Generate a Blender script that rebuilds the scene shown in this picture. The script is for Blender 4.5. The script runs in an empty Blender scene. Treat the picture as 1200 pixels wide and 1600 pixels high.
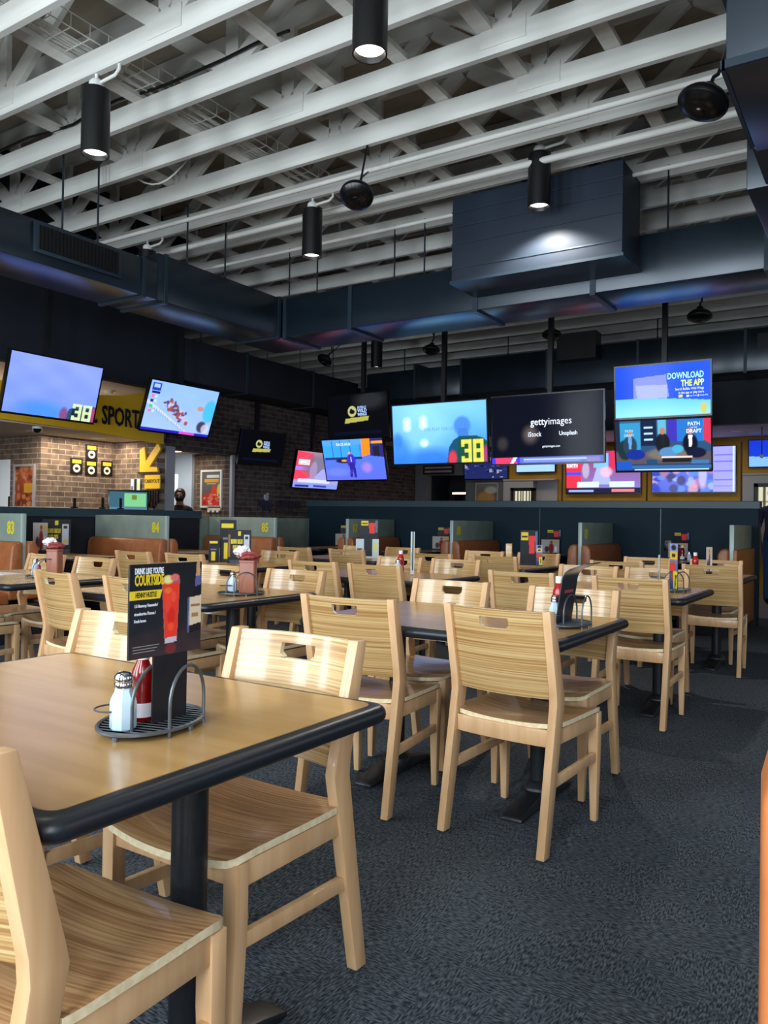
import bpy, bmesh, math, random
import numpy as np
from mathutils import Vector, Matrix, Euler
random.seed(7); rng = np.random.default_rng(5)
PI = math.pi
S = bpy.context.scene
C = S.collection
def rad(a): return a * PI / 180
def lin(c):
    c = np.asarray(c, float) / 255.0
    return np.where(c <= 0.04045, c / 12.92, ((c + 0.055) / 1.055) ** 2.4)
def L4(c): return tuple(lin(c)) + (1.0,)

# ------------------------------------------------------------------ mesh builder
class MB:
    def __init__(s): s.v = []; s.f = []; s.m = []; s.c = None
    def add(s, vs, fs, mi=0):
        b = len(s.v); s.v += [tuple(map(float, p)) for p in vs]
        for f in fs: s.f.append([b + i for i in f]); s.m.append(mi)
        return s
    def box(s, x0, x1, y0, y1, z0, z1, mi=0):
        return s.add([(x0,y0,z0),(x1,y0,z0),(x1,y1,z0),(x0,y1,z0),(x0,y0,z1),(x1,y0,z1),(x1,y1,z1),(x0,y1,z1)],
                     [(0,3,2,1),(4,5,6,7),(0,1,5,4),(1,2,6,5),(2,3,7,6),(3,0,4,7)], mi)
    def bar(s, p, q, w, h, up=(0,0,1), mi=0):
        p = Vector(p); q = Vector(q); d = (q - p).normalized(); up = Vector(up)
        if abs(d.dot(up)) > .98: up = Vector((0,1,0))
        a = d.cross(up).normalized() * (w/2); b = a.cross(d).normalized() * (h/2)
        vs = [p-a-b, p+a-b, p+a+b, p-a+b, q-a-b, q+a-b, q+a+b, q-a+b]
        return s.add(vs, [(0,3,2,1),(4,5,6,7),(0,1,5,4),(1,2,6,5),(2,3,7,6),(3,0,4,7)], mi)
    def prism(s, poly, a0, a1, axis='x', mi=0):
        # poly in the two other axes; axis x: (y,z); y: (x,z); z: (x,y)
        def P(p, a):
            return (a,p[0],p[1]) if axis == 'x' else (p[0],a,p[1]) if axis == 'y' else (p[0],p[1],a)
        n = len(poly)
        area = sum(poly[i][0]*poly[(i+1)%n][1]-poly[(i+1)%n][0]*poly[i][1] for i in range(n))
        if area < 0: poly = poly[::-1]
        vs = [P(p,a0) for p in poly] + [P(p,a1) for p in poly]
        fs = [tuple(range(n))[::-1], tuple(range(n, 2*n))] + [(i,(i+1)%n,n+(i+1)%n,n+i) for i in range(n)]
        if axis == 'y': fs = [f[::-1] for f in fs]
        return s.add(vs, fs, mi)
    def tube(s, pts, r, n=8, closed=False, cap=True, mi=0):
        pts = [Vector(p) for p in pts]; m = len(pts); rs = r if isinstance(r, (list,tuple)) else [r]*m
        vs = []; ref = None
        for i, p in enumerate(pts):
            a = pts[(i-1) % m] if (closed or i) else p
            b = pts[(i+1) % m] if (closed or i < m-1) else p
            d = (b - a).normalized()
            if ref is None: ref = Vector((0,0,1)) if abs(d.z) < .9 else Vector((1,0,0))
            u = (ref - d*ref.dot(d)).normalized(); ref = u; w = d.cross(u)
            for k in range(n):
                t = 2*PI*k/n; vs.append(p + (u*math.cos(t) + w*math.sin(t))*rs[i])
        fs = []
        for i in range(m if closed else m-1):
            j = (i+1) % m
            for k in range(n): fs.append((i*n+k, i*n+(k+1)%n, j*n+(k+1)%n, j*n+k))
        if not closed and cap: fs += [tuple(range(n))[::-1], tuple(range((m-1)*n, m*n))]
        return s.add(vs, fs, mi)
    def lathe(s, prof, n=24, c=(0,0,0), mi=0, sx=1, sy=1):
        vs = []
        for r, z in prof:
            for k in range(n): t = 2*PI*k/n; vs.append((c[0]+r*sx*math.cos(t), c[1]+r*sy*math.sin(t), c[2]+z))
        fs = []; m = len(prof)
        for i in range(m-1):
            for k in range(n): fs.append((i*n+k, i*n+(k+1)%n, (i+1)*n+(k+1)%n, (i+1)*n+k))
        if prof[0][0] > 1e-6: fs.append(tuple(range(n))[::-1])
        if prof[-1][0] > 1e-6: fs.append(tuple(range((m-1)*n, m*n)))
        return s.add(vs, fs, mi)
    def loft(s, rings, closed=True, cap=True, mi=0):
        n = len(rings[0]); vs = [p for r in rings for p in r]; fs = []
        for i in range(len(rings)-1):
            for k in range(n if closed else n-1):
                fs.append((i*n+k, i*n+(k+1)%n, (i+1)*n+(k+1)%n, (i+1)*n+k))
        if closed and cap: fs += [tuple(range(n))[::-1], tuple(range((len(rings)-1)*n, len(rings)*n))]
        return s.add(vs, fs, mi)
    def sphere(s, c, r, n=12, sx=1, sy=1, sz=1, mi=0):
        prof = [(r*math.sin(PI*i/n), -r*math.cos(PI*i/n)*sz) for i in range(n+1)]
        prof[0] = (0, prof[0][1]); prof[-1] = (0, prof[-1][1])
        return s.lathe(prof, 2*n, c, mi, sx, sy)
    def xf(s, M):
        s.v = [tuple(M @ Vector(p)) for p in s.v]; return s
    def join(s, o, mi=None):
        b = len(s.v); s.v += o.v
        for f, m in zip(o.f, o.m): s.f.append([b+i for i in f]); s.m.append(m if mi is None else mi)
        return s

def mesh(name, mb, mats, bevel=0, seg=2, smooth=True, weld=True, ang=40):
    me = bpy.data.meshes.new(name)
    me.from_pydata(mb.v, [], mb.f)
    if not isinstance(mats, (list, tuple)): mats = [mats]
    for m in mats: me.materials.append(m)
    if len(mats) > 1: me.polygons.foreach_set('material_index', mb.m)
    if mb.c is not None:
        at = me.color_attributes.new('Col', 'FLOAT_COLOR', 'POINT')
        at.data.foreach_set('color', np.asarray(mb.c, np.float32).ravel())
    elif weld or bevel:
        bm = bmesh.new(); bm.from_mesh(me)
        if weld: bmesh.ops.remove_doubles(bm, verts=bm.verts, dist=1e-6)
        if bevel:
            es = [e for e in bm.edges if len(e.link_faces) == 2 and e.calc_face_angle(0) > .6]
            bmesh.ops.bevel(bm, geom=es, offset=bevel, segments=seg, affect='EDGES', profile=.5, clamp_overlap=True)
        bmesh.ops.recalc_face_normals(bm, faces=bm.faces)
        bm.to_mesh(me); bm.free()
    if smooth:
        me.polygons.foreach_set('use_smooth', [True]*len(me.polygons)); me.set_sharp_from_angle(angle=rad(ang))
    me.update(); return me

def part(name, mb, mats, parent, label=None, **k):
    o = bpy.data.objects.new(name, mesh(name, mb, mats, **k)); C.objects.link(o); o.parent = parent
    if label: o['label'] = label
    return o
def thing(name, label, cat, loc=(0,0,0), rotz=0, group=None, rot=None):
    o = bpy.data.objects.new(name, None); C.objects.link(o); o.empty_display_size = .1
    o.location = loc; o.rotation_euler = rot if rot else (0,0,rotz)
    o['label'] = label; o['category'] = cat
    if group: o['group'] = group
    return o
def solo(name, mb, mats, label, cat, loc=(0,0,0), rotz=0, group=None, **k):
    o = bpy.data.objects.new(name, mesh(name, mb, mats, **k)); C.objects.link(o)
    o.location = loc; o.rotation_euler = (0,0,rotz); o['label'] = label; o['category'] = cat
    if group: o['group'] = group
    return o
def struct(name, mb, mats, **k):
    o = bpy.data.objects.new(name, mesh(name, mb, mats, **k)); C.objects.link(o); o['kind'] = 'structure'; return o
def dup(root, loc, rotz, label, group=None):
    r = root.copy(); C.objects.link(r); r.location = loc; r.rotation_euler = (0,0,rotz); r['label'] = label
    if group: r['group'] = group
    for ch in list(root.children):
        c = ch.copy(); C.objects.link(c); c.parent = r
        for g in list(ch.children):
            d = g.copy(); C.objects.link(d); d.parent = c
    return r
def world_inv(o):
    return (Matrix.Translation(o.location) @ o.rotation_euler.to_matrix().to_4x4()).inverted()

# ------------------------------------------------------------------ materials
def mat(name, col=(128,128,128), rough=.5, metal=0, emit=None, estr=1, spec=.5, coat=0):
    m = bpy.data.materials.new(name); m.use_nodes = True
    b = m.node_tree.nodes['Principled BSDF']
    b.inputs['Base Color'].default_value = L4(col); b.inputs['Roughness'].default_value = rough
    b.inputs['Metallic'].default_value = metal; b.inputs['Specular IOR Level'].default_value = spec
    if coat: b.inputs['Coat Weight'].default_value = coat; b.inputs['Coat Roughness'].default_value = .09
    if emit is not None:
        b.inputs['Emission Color'].default_value = L4(emit); b.inputs['Emission Strength'].default_value = estr
    return m
def N(m, t, **k):
    n = m.node_tree.nodes.new(t)
    for a, v in k.items():
        if a.startswith('i_'): n.inputs[a[2:].replace('_', ' ')].default_value = v
        else: setattr(n, a, v)
    return n
def lk(m, a, b): m.node_tree.links.new(a, b)
def coords(m, scale=(1,1,1), kind='Object', rot=(0,0,0)):
    t = N(m, 'ShaderNodeTexCoord'); mp = N(m, 'ShaderNodeMapping')
    mp.inputs['Scale'].default_value = scale; mp.inputs['Rotation'].default_value = rot
    lk(m, t.outputs[kind], mp.inputs['Vector']); return mp.outputs['Vector']
def ramp(m, fac, stops):
    r = N(m, 'ShaderNodeValToRGB'); e = r.color_ramp.elements
    while len(e) < len(stops): e.new(.5)
    for i, (p, c) in enumerate(stops): e[i].position = p; e[i].color = L4(c)
    lk(m, fac, r.inputs['Fac']); return r.outputs['Color']
def bsdf(m): return m.node_tree.nodes['Principled BSDF']
def bump(m, h, strength=.2, dist=.01):
    b = N(m, 'ShaderNodeBump'); b.inputs['Strength'].default_value = strength; b.inputs['Distance'].default_value = dist
    lk(m, h, b.inputs['Height']); lk(m, b.outputs['Normal'], bsdf(m).inputs['Normal'])
def noisy(name, c1, c2, scale=(8,8,8), rough=.5, detail=4, lo=.35, hi=.65, bmp=0, nscale=1.0, **k):
    m = mat(name, c1, rough, **k)
    n = N(m, 'ShaderNodeTexNoise'); n.inputs['Scale'].default_value = nscale; n.inputs['Detail'].default_value = detail
    lk(m, coords(m, scale), n.inputs['Vector'])
    lk(m, ramp(m, n.outputs['Fac'], [(lo, c1), (hi, c2)]), bsdf(m).inputs['Base Color'])
    if bmp: bump(m, n.outputs['Fac'], bmp)
    return m
def zebra(name, cols, rough, sc3):
    m = mat(name, cols[0], rough, coat=.4)
    n = N(m, 'ShaderNodeTexNoise'); n.inputs['Scale'].default_value = 1; n.inputs['Detail'].default_value = 2; n.inputs['Roughness'].default_value = .55
    oi = N(m, 'ShaderNodeObjectInfo'); ad = N(m, 'ShaderNodeVectorMath', operation='ADD')
    sc = N(m, 'ShaderNodeVectorMath', operation='SCALE'); sc.inputs['Scale'].default_value = 40
    cx = N(m, 'ShaderNodeCombineXYZ')
    for i in range(3): lk(m, oi.outputs['Random'], cx.inputs[i])
    lk(m, cx.outputs[0], sc.inputs[0]); lk(m, coords(m, sc3), ad.inputs[0]); lk(m, sc.outputs[0], ad.inputs[1])
    lk(m, ad.outputs[0], n.inputs['Vector'])
    lk(m, ramp(m, n.outputs['Fac'], [(.28, cols[2]), (.42, cols[1]), (.52, cols[0]), (.68, cols[3])]), bsdf(m).inputs['Base Color'])
    return m
def attr_mat(name, emit=0, rough=.5):
    m = mat(name, (10,10,10), rough, spec=.06 if emit else .25); a = N(m, 'ShaderNodeVertexColor'); a.layer_name = 'Col'
    if emit:
        lk(m, a.outputs['Color'], bsdf(m).inputs['Emission Color']); bsdf(m).inputs['Emission Strength'].default_value = emit
        bsdf(m).inputs['Base Color'].default_value = (.004,.004,.005,1)
    else: lk(m, a.outputs['Color'], bsdf(m).inputs['Base Color'])
    return m
def brick(name, plane, c1, c2, mortar):
    m = mat(name, c1, .9)
    t = N(m, 'ShaderNodeTexCoord'); sp = N(m, 'ShaderNodeSeparateXYZ'); cb = N(m, 'ShaderNodeCombineXYZ')
    lk(m, t.outputs['Object'], sp.inputs[0])
    lk(m, sp.outputs[1 if plane == 'x' else 0], cb.inputs[0]); lk(m, sp.outputs[2], cb.inputs[1])
    b = N(m, 'ShaderNodeTexBrick'); b.inputs['Scale'].default_value = 1
    b.inputs['Brick Width'].default_value = .215; b.inputs['Row Height'].default_value = .072
    b.inputs['Mortar Size'].default_value = .006; b.inputs['Mortar Smooth'].default_value = .3; b.inputs['Bias'].default_value = -.1
    b.inputs['Color1'].default_value = L4(c1); b.inputs['Color2'].default_value = L4(c2); b.inputs['Mortar'].default_value = L4(mortar)
    lk(m, cb.outputs[0], b.inputs['Vector'])
    n = N(m, 'ShaderNodeTexNoise'); n.inputs['Scale'].default_value = 9; n.inputs['Detail'].default_value = 5
    lk(m, cb.outputs[0], n.inputs['Vector'])
    mx = N(m, 'ShaderNodeMix', data_type='RGBA', blend_type='MULTIPLY'); mx.inputs[0].default_value = .7
    lk(m, b.outputs['Color'], mx.inputs[6]); lk(m, ramp(m, n.outputs['Fac'], [(.3,(120,115,112)),(.7,(255,252,248))]), mx.inputs[7])
    lk(m, mx.outputs[2], bsdf(m).inputs['Base Color']); bump(m, b.outputs['Fac'], -.5, .01)
    return m

M = {}
M['beech'] = noisy('beech_wood', (204,160,114), (216,176,132), (30,30,3), .38, 3, coat=.2)
M['ply'] = noisy('plywood_edge', (220,200,158), (236,220,184), (60,60,60), .5, 2)
M['zback'] = zebra('zebra_veneer', [(192,156,102),(174,134,82),(148,108,62),(208,180,132)], .3, (.9, 0, 170))
M['zseat'] = zebra('zebra_veneer_seat', [(190,144,98),(172,124,80),(142,98,60),(208,168,120)], .34, (.9, 150, 45))
M['lam'] = noisy('laminate', (172,134,82), (184,146,94), (1.2,18,18), .22, 3)
M['blackedge'] = mat('black_vinyl_edge', (22,27,34), .36)
M['iron'] = noisy('black_iron', (20,23,28), (28,32,38), (60,60,60), .42, 2)
M['leather'] = noisy('tan_leather', (164,98,56), (150,86,46), (14,14,14), .42, 3, bmp=.05)
M['orange_leather'] = noisy('orange_leather', (196,118,66), (184,106,58), (14,14,14), .42, 3)
M['panel'] = noisy('grey_green_laminate', (124,138,128), (136,150,140), (5,5,5), .35, 2)
M['panel_edge'] = mat('pale_panel_edge', (160,178,172), .3)
M['yellow'] = mat('yellow_paint', (222,178,24), .5)
M['mustard'] = noisy('mustard_wall_paint', (166,122,22), (176,132,28), (3,3,3), .6, 2)
M['numyellow'] = mat('number_yellow', (222,208,40), .45)
M['navy'] = noisy('dark_navy_paint', (14,20,32), (18,25,38), (3,3,3), .7, 2)
M['teal'] = noisy('dark_teal_paint', (13,35,47), (17,40,52), (2,2,2), .65, 3, spec=.2)
M['teal_rail'] = mat('teal_rail', (40,64,74), .45)
M['duct'] = noisy('painted_duct', (24,38,50), (30,45,57), (2,2,2), .33, 3, metal=.45)
M['duct_strip'] = mat('duct_flange', (44,58,70), .35, metal=.3)
M['boxduct'] = noisy('slate_box', (30,40,54), (36,46,60), (2,2,2), .55, 3, spec=.35)
M['white_wood'] = noisy('whitewashed_wood', (214,213,206), (200,199,192), (1.2,14,14), .7, 4)
M['deck'] = noisy('roof_deck', (196,186,168), (158,148,130), (1.5,3,3), .9, 5)
M['black'] = mat('black_metal', (9,11,14), .4)
M['blackgloss'] = mat('black_plastic', (10,11,13), .25)
M['white'] = mat('white_plastic', (225,225,222), .4)
M['beige'] = noisy('beige_ceiling_paint', (206,190,172), (214,198,180), (3,3,3), .7, 2)
M['grey'] = noisy('grey_wall_paint', (92,94,98), (100,102,106), (3,3,3), .7, 2)
M['greytrim'] = mat('grey_trim', (150,150,156), .5)
M['whitewall'] = mat('white_wall', (232,236,240), .6)
M['steel'] = mat('steel', (170,174,178), .28, metal=1)
M['greymetal'] = mat('grey_wire', (98,104,110), .4, metal=.6)
M['chrome'] = mat('chrome', (210,212,215), .12, metal=1)
M['salt'] = mat('salt_glass', (196,220,236), .12, coat=.6)
M['red'] = mat('ketchup_red', (170,22,16), .2, coat=.4)
M['redd'] = mat('dark_red_sauce', (120,10,12), .2, coat=.4)
M['brownbox'] = mat('brown_plastic', (150,92,72), .45)
M['paper'] = mat('napkin_paper', (225,222,226), .8)
M['redpaper'] = mat('red_check_paper', (150,64,60), .8)
M['skin'] = mat('skin', (168,116,92), .55)
M['hair'] = mat('dark_hair', (26,20,18), .6)
M['blackcloth'] = mat('black_cloth', (14,14,18), .85)
M['navycloth'] = mat('navy_cloth', (22,34,66), .85)
M['denim'] = mat('denim', (30,70,120), .85)
M['lamp_on'] = mat('lamp_face', (255,245,230), .5, emit=(255,240,222), estr=9)
M['can_on'] = mat('downlight_face', (255,225,180), .5, emit=(255,220,170), estr=6)
M['print'] = attr_mat('printed_card', 0, .45)
M['screen'] = attr_mat('screen_picture', 1.5, .12)
M['dark_screen'] = attr_mat('dim_screen_picture', .8, .12)
def emitm(n, c, s=1.3): return mat(n, (5,5,5), .3, emit=c, estr=s)
M['t_white'] = emitm('screen_white', (230,240,255)); M['t_cyan'] = emitm('screen_cyan', (150,225,255)); M['t_lime'] = emitm('screen_lime', (215,245,60))
M['t_pale'] = emitm('screen_pale_yellow', (225,225,120), 1.0); M['t_blue'] = emitm('screen_pale_blue', (170,200,255)); M['t_dark'] = emitm('screen_dark', (14,20,60), 1.0)
M['t_faint'] = emitm('screen_grey_blue', (92,140,205)); M['t_red'] = emitm('screen_red', (240,60,80))
M['pyel'] = mat('print_yellow', (232,200,40), .5); M['pwhite'] = mat('print_white', (226,230,240), .5); M['pblack'] = mat('print_black', (18,18,18), .5)
M['brickx'] = brick('brown_brick', 'x', (132,112,96), (92,78,70), (168,154,138))
M['bricky'] = brick('brown_brick_return', 'y', (132,112,96), (92,78,70), (168,154,138))
M['brick_shaded'] = brick('shaded_brown_brick', 'x', (88,76,74), (56,48,50), (116,106,104))  # same brown brick, with the wall's dimmer light put into its colours
M['tile'] = noisy('grey_floor_tile', (112,112,116), (124,124,126), (3,3,3), .5, 2)
M['glass'] = mat('window_glass', (220,230,240), .05)

for _k in ('duct',):
    bsdf(M[_k]).inputs['Coat Weight'].default_value = .7; bsdf(M[_k]).inputs['Coat Roughness'].default_value = .26
def carpet():
    m = mat('patterned_carpet', (30,34,40), .95, spec=.15)
    base = coords(m)
    vo = N(m, 'ShaderNodeTexVoronoi', distance='CHEBYCHEV'); vo.inputs['Scale'].default_value = 8
    lk(m, base, vo.inputs['Vector'])
    sep = N(m, 'ShaderNodeSeparateColor'); lk(m, vo.outputs['Color'], sep.inputs[0])
    def stripes(sc, axis):
        mp = N(m, 'ShaderNodeMapping'); mp.inputs['Scale'].default_value = sc
        lk(m, base, mp.inputs['Vector']); b = N(m, 'ShaderNodeTexNoise'); b.inputs['Scale'].default_value = 1; b.inputs['Detail'].default_value = 1
        lk(m, mp.outputs[0], b.inputs['Vector']); return b.outputs['Fac']
    a = stripes((48,200,1), 0); b = stripes((200,48,1), 1)
    gt = N(m, 'ShaderNodeMath', operation='GREATER_THAN'); gt.inputs[1].default_value = .5; lk(m, sep.outputs[0], gt.inputs[0])
    mx = N(m, 'ShaderNodeMix', data_type='FLOAT'); lk(m, gt.outputs[0], mx.inputs[0]); lk(m, a, mx.inputs[2]); lk(m, b, mx.inputs[3])
    n2 = N(m, 'ShaderNodeTexNoise'); n2.inputs['Scale'].default_value = 1.1; n2.inputs['Detail'].default_value = 3; lk(m, base, n2.inputs['Vector'])
    ad = N(m, 'ShaderNodeMath', operation='MULTIPLY_ADD'); ad.inputs[1].default_value = .25; lk(m, n2.outputs['Fac'], ad.inputs[0]); lk(m, mx.outputs[0], ad.inputs[2])
    lk(m, ramp(m, ad.outputs[0], [(.46,(32,37,43)), (.59,(54,61,69)), (.70,(74,82,90)), (.85,(92,98,104))]), bsdf(m).inputs['Base Color'])
    bump(m, ad.outputs[0], .4, .004)
    return m
M['carpet'] = carpet()

# ------------------------------------------------------------------ painted cards and screens
def paintgrid(w, h, fn, nx, ny, y=0.0, flip=False):
    u = np.linspace(0,1,nx+1); v = np.linspace(0,1,ny+1); U, V = np.meshgrid(u, v)
    col = fn(U, V)
    X = (U - .5)*w*(-1 if flip else 1); Z = V*h
    vs = np.stack([X, np.full_like(X, y), Z], -1).reshape(-1,3)
    fs = []
    for j in range(ny):
        for i in range(nx):
            a = j*(nx+1)+i; q = (a, a+1, a+nx+2, a+nx+1); fs.append(q if not flip else q[::-1])
    c = np.concatenate([lin(np.clip(col,0,255)).reshape(-1,3), np.ones((col.shape[0]*col.shape[1],1))], 1)
    mb = MB(); mb.v = [tuple(p) for p in vs]; mb.f = [list(f) for f in fs]; mb.m = [0]*len(fs); mb.c = c
    return mb
def paintcard(w, h, t, fn, nx=40, ny=60, fn_back=None, edge=(20,20,22)):
    a = paintgrid(w, h, fn, nx, ny, -t/2)
    b = paintgrid(w, h, fn_back or fn, nx if fn_back else 16, ny if fn_back else 24, t/2, True)
    e = MB().box(-w/2, w/2, -t/2+1e-4, t/2-1e-4, 0, h)
    ec = np.tile(np.append(lin(edge), 1), (8,1))
    c = np.concatenate([a.c, b.c, ec]); a.c = None
    a.join(b); a.join(e); a.c = c
    return a
def blank(U, col): return np.tile(np.asarray(col, float), U.shape + (1,))
def lerp(a, b, t): t = t[...,None]; return np.asarray(a, float)*(1-t) + np.asarray(b, float)*t
def rect(im, U, V, u0, u1, v0, v1, col, a=1.0, s=0.0):
    m = ((U >= u0) & (U <= u1) & (V >= v0) & (V <= v1)).astype(float)*a
    return im*(1-m[...,None]) + np.asarray(col, float)*m[...,None]
def blob(im, U, V, u, v, ru, rv, col, a=1.0, soft=.35):
    d = np.sqrt(((U-u)/ru)**2 + ((V-v)/rv)**2)
    m = np.clip((1-d)/soft + .5, 0, 1)*a
    return im*(1-m[...,None]) + np.asarray(col, float)*m[...,None]
def quad(im, U, V, pts, col, a=1.0):
    m = np.ones(U.shape, bool); n = len(pts)
    ar = sum(pts[i][0]*pts[(i+1)%n][1]-pts[(i+1)%n][0]*pts[i][1] for i in range(n)); s = 1 if ar > 0 else -1
    for i in range(n):
        (x0,y0),(x1,y1) = pts[i], pts[(i+1)%n]
        m &= s*((x1-x0)*(V-y0)-(y1-y0)*(U-x0)) >= 0
    m = m.astype(float)*a
    return im*(1-m[...,None]) + np.asarray(col, float)*m[...,None]
def noisef(U, V, k, amp, seed=0):
    r = np.random.default_rng(seed); o = np.zeros(U.shape)
    for i in range(6):
        fx, fy, p, q = r.uniform(.5,1.5)*k, r.uniform(.5,1.5)*k, r.uniform(0,6.3), r.uniform(0,6.3)
        o += np.sin(fx*U*6.28+p)*np.cos(fy*V*6.28+q)
    return o/6*amp
FONT = {}
def text(s, size, ext=.0008, bold=0.0, sx=1.0, align='CENTER', shear=0.0):
    cu = bpy.data.curves.new('lettering', 'FONT'); cu.body = s; cu.size = size; cu.extrude = ext; cu.offset = bold*size; cu.resolution_u = 2
    cu.align_x = align; cu.align_y = 'CENTER'; cu.shear = shear
    o = bpy.data.objects.new('lettering', cu); C.objects.link(o)
    dg = bpy.context.evaluated_depsgraph_get(); me = o.evaluated_get(dg).to_mesh()
    mb = MB()
    # lay the text in the local x-z plane, facing -y
    mb.add([(v.co.x*sx, -v.co.z, v.co.y) for v in me.vertices], [tuple(p.vertices) for p in me.polygons])
    o.evaluated_get(dg).to_mesh_clear(); bpy.data.objects.remove(o); bpy.data.curves.remove(cu)
    return mb
def at(mb, x=0, y=0, z=0, rot=0):
    return mb.xf(Matrix.Translation((x,y,z)) @ Matrix.Rotation(rot, 4, 'Z'))

# ================================================================== the room
def wallbox(name, m, *b): return struct(name, MB().box(*b), m, smooth=False)
XL, XR, YF, YB, ZC = -8.7, 3.0, -2.1, 14.7, 5.15
wallbox('floor', M['carpet'], -14, XR+.1, YF-.1, 11.3, -.1, 0)
wallbox('floor', M['tile'], -14, XR+.1, 11.3, YB+1.2, -.1, 0)
wallbox('ceiling', M['deck'], -14, XR+.1, YF-.1, 19.1, ZC, ZC+.1)
wallbox('wall_far', M['grey'], -14, XR+.1, 19, 19.1, 0, ZC)
# brick wall on the left with the kitchen doorway
w = MB(); w.box(XL-.15, XL, 7.75, 7.9, 0, 3.5); w.box(XL-.15, XL, 7.9, 9.08, 2.15, 3.5); w.box(XL-.15, XL, 9.08, YB, 0, 3.5)
struct('wall_left', w, M['brick_shaded'], smooth=False)
wallbox('wall_counter', M['brickx'], -9.75, -9.6, 6.5, 7.6, 0, 2.4)
wallbox('wall_counter_return', M['bricky'], -9.75, -8.71, 7.6, 7.75, 0, 2.4)
w = MB(); w.box(-10.29, -9.6, 6.4, 6.5, 0, 2.4); w.box(-13, -10.95, 6.4, 6.5, 0, 2.4); w.box(-10.95, -10.29, 6.4, 6.5, 1.96, 2.4)
struct('wall_pickup', w, M['bricky'], smooth=False)
wallbox('wall_passage', M['bricky'], -9.5, -8.85, 9.08, 9.2, 0, 2.3)
w = MB(); w.box(-13.2, -13.1, 6.4, 12, 0, 2.6)
struct('wall_kitchen', w, M['whitewall'], smooth=False)
wallbox('wall_kitchen_side', M['whitewall'], -13.1, -9.86, 11.9, 12, 0, 2.6)
wallbox('ceiling_kitchen', M['whitewall'], -13.2, -9.86, 7.75, 12, 2.5, 2.6)
wallbox('ceiling_passage', M['beige'], -9.86, -8.86, 7.76, 9.08, 2.2, 2.3)
t = MB(); t.box(XL, XL+.03, 7.74, 7.9, 0, 2.19); t.box(XL-.02, XL+.03, 9.06, 9.12, 0, 2.16)
struct('trim_1', t, M['greytrim'], smooth=False)
t = MB(); t.box(-9.54, -9.49, 9.05, 9.21, 0, 2.2)
struct('trim_2', t, M['greytrim'], smooth=False)
wallbox('ceiling_counter', M['beige'], -13, -8.66, 2.0, 7.6, 2.26, 2.32)
wallbox('ceiling_soffit', M['beige'], -11, -8.17, 2.0, 7.75, 2.89, 2.95)
# dark bulkhead above the counter
wallbox('wall_bulkhead', M['navy'], -8.3, -8.15, 1.5, 7.47, 2.87, ZC)
wallbox('wall_bulkhead_end', M['navy'], XL, -8.15, 7.47, 7.55, 2.95, ZC)
# bar end of the room
wallbox('wall_back_bulkhead', M['navy'], -8.7, XR, 12.45, 12.6, 2.67, 3.7)
wallbox('ceiling_bar', M['beige'], -8.7, XR, 12.6, YB, 2.70, 2.78)
wallbox('wall_back', M['mustard'], -6.53, XR, YB, YB+.12, 0, 2.8)
w = MB(); w.box(-8.7, -8.37, YB, YB+.12, 0, 2.8); w.box(-8.37, -7.49, YB, YB+.12, 2.15, 2.8); w.box(-7.49, -6.53, YB, YB+.12, 0, 2.8)
struct('wall_back_grey', w, M['grey'], smooth=False)
wallbox('wall_back_recess', M['navy'], -8.5, -7.4, YB+1.0, YB+1.1, 0, 2.8)
wallbox('wall_back_recess_side', M['navy'], -8.5, -8.4, YB+.12, YB+1.0, 0, 2.8)
for i, (x0, x1) in enumerate(((-5.42,-5.40),(-3.82,-3.80),(-2.24,-2.22))):
    struct('trim_%d' % (3+i), MB().box(x0, x1, YB-.02, YB, 0, 2.62), M['pblack'], smooth=False)
# half walls with rails
hb = MB(); hb.box(-8.2, -1.38, 10.37, 10.5, 0, 1.395)
o = struct('wall_half_back', hb, M['teal'], smooth=False)
r = MB(); r.box(-8.22, -1.36, 10.345, 10.525, 1.395, 1.49); struct('trim_6', r, M['teal_rail'], bevel=.006, smooth=False)
for i, x in enumerate((-4.13, -2.51)):
    struct('trim_%d' % (7+i), MB().box(x-.006, x+.006, 10.362, 10.371, .1, 1.39), M['duct_strip'], smooth=False)
struct('baseboard_back', MB().box(-8.2, -1.4, 10.355, 10.37, 0, .1), M['black'], smooth=False)
hl = MB(); hl.box(-8.3, -8.17, 1.5, 7.9, 0, 1.17)
struct('wall_half_left', hl, M['navy'], smooth=False)
struct('trim_9', MB().box(-8.33, -8.15, 1.5, 7.93, 1.17, 1.275), M['teal_rail'], bevel=.006, smooth=False)
struct('wall_half_corner', MB().box(-8.26, -8.17, 7.94, 10.37, 0, 1.195), M['panel'], smooth=False)
# outer walls never in view: right side and the window wall behind the camera
SIDE = (-.9, 2.5, 6.0, 9.5)  # centres of the openings added for the side fill lights, out of view
w = MB(); w.box(XR, XR+.1, YF, 19, 0, 1.0); w.box(XR, XR+.1, YF, 19, 3.2, ZC)
ys_ = [YF] + [v for y in SIDE for v in (y-1, y+1)] + [19]
for i in range(0, len(ys_), 2): w.box(XR, XR+.1, ys_[i], ys_[i+1], 1.0, 3.2)
struct('wall_right', w, M['grey'], smooth=False)
for i, y in enumerate(SIDE):
    f = MB()
    for a in (y-1, y-.025, y+.95): f.box(XR+.02, XR+.08, a, a+.05, 1.0, 3.2)
    f.box(XR+.02, XR+.08, y-1, y+1, 1.0, 1.05); f.box(XR+.02, XR+.08, y-1, y+1, 3.15, 3.2)
    struct('window_%d' % (6+i), f, M['blackgloss'], smooth=False)  # added frames around the side fill lights, never in view
wallbox('wall_left_outer', M['grey'], -14.1, -14, YF, 19, 0, ZC)
wallbox('wall_left_front', M['grey'], -8.8, -8.7, YF, 1.5, 0, ZC)
WIN = [(-7.7,-6.6), (-5.4,-4.3), (-3.1,-2.0), (-.8,.3), (1.5,2.6)]
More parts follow.
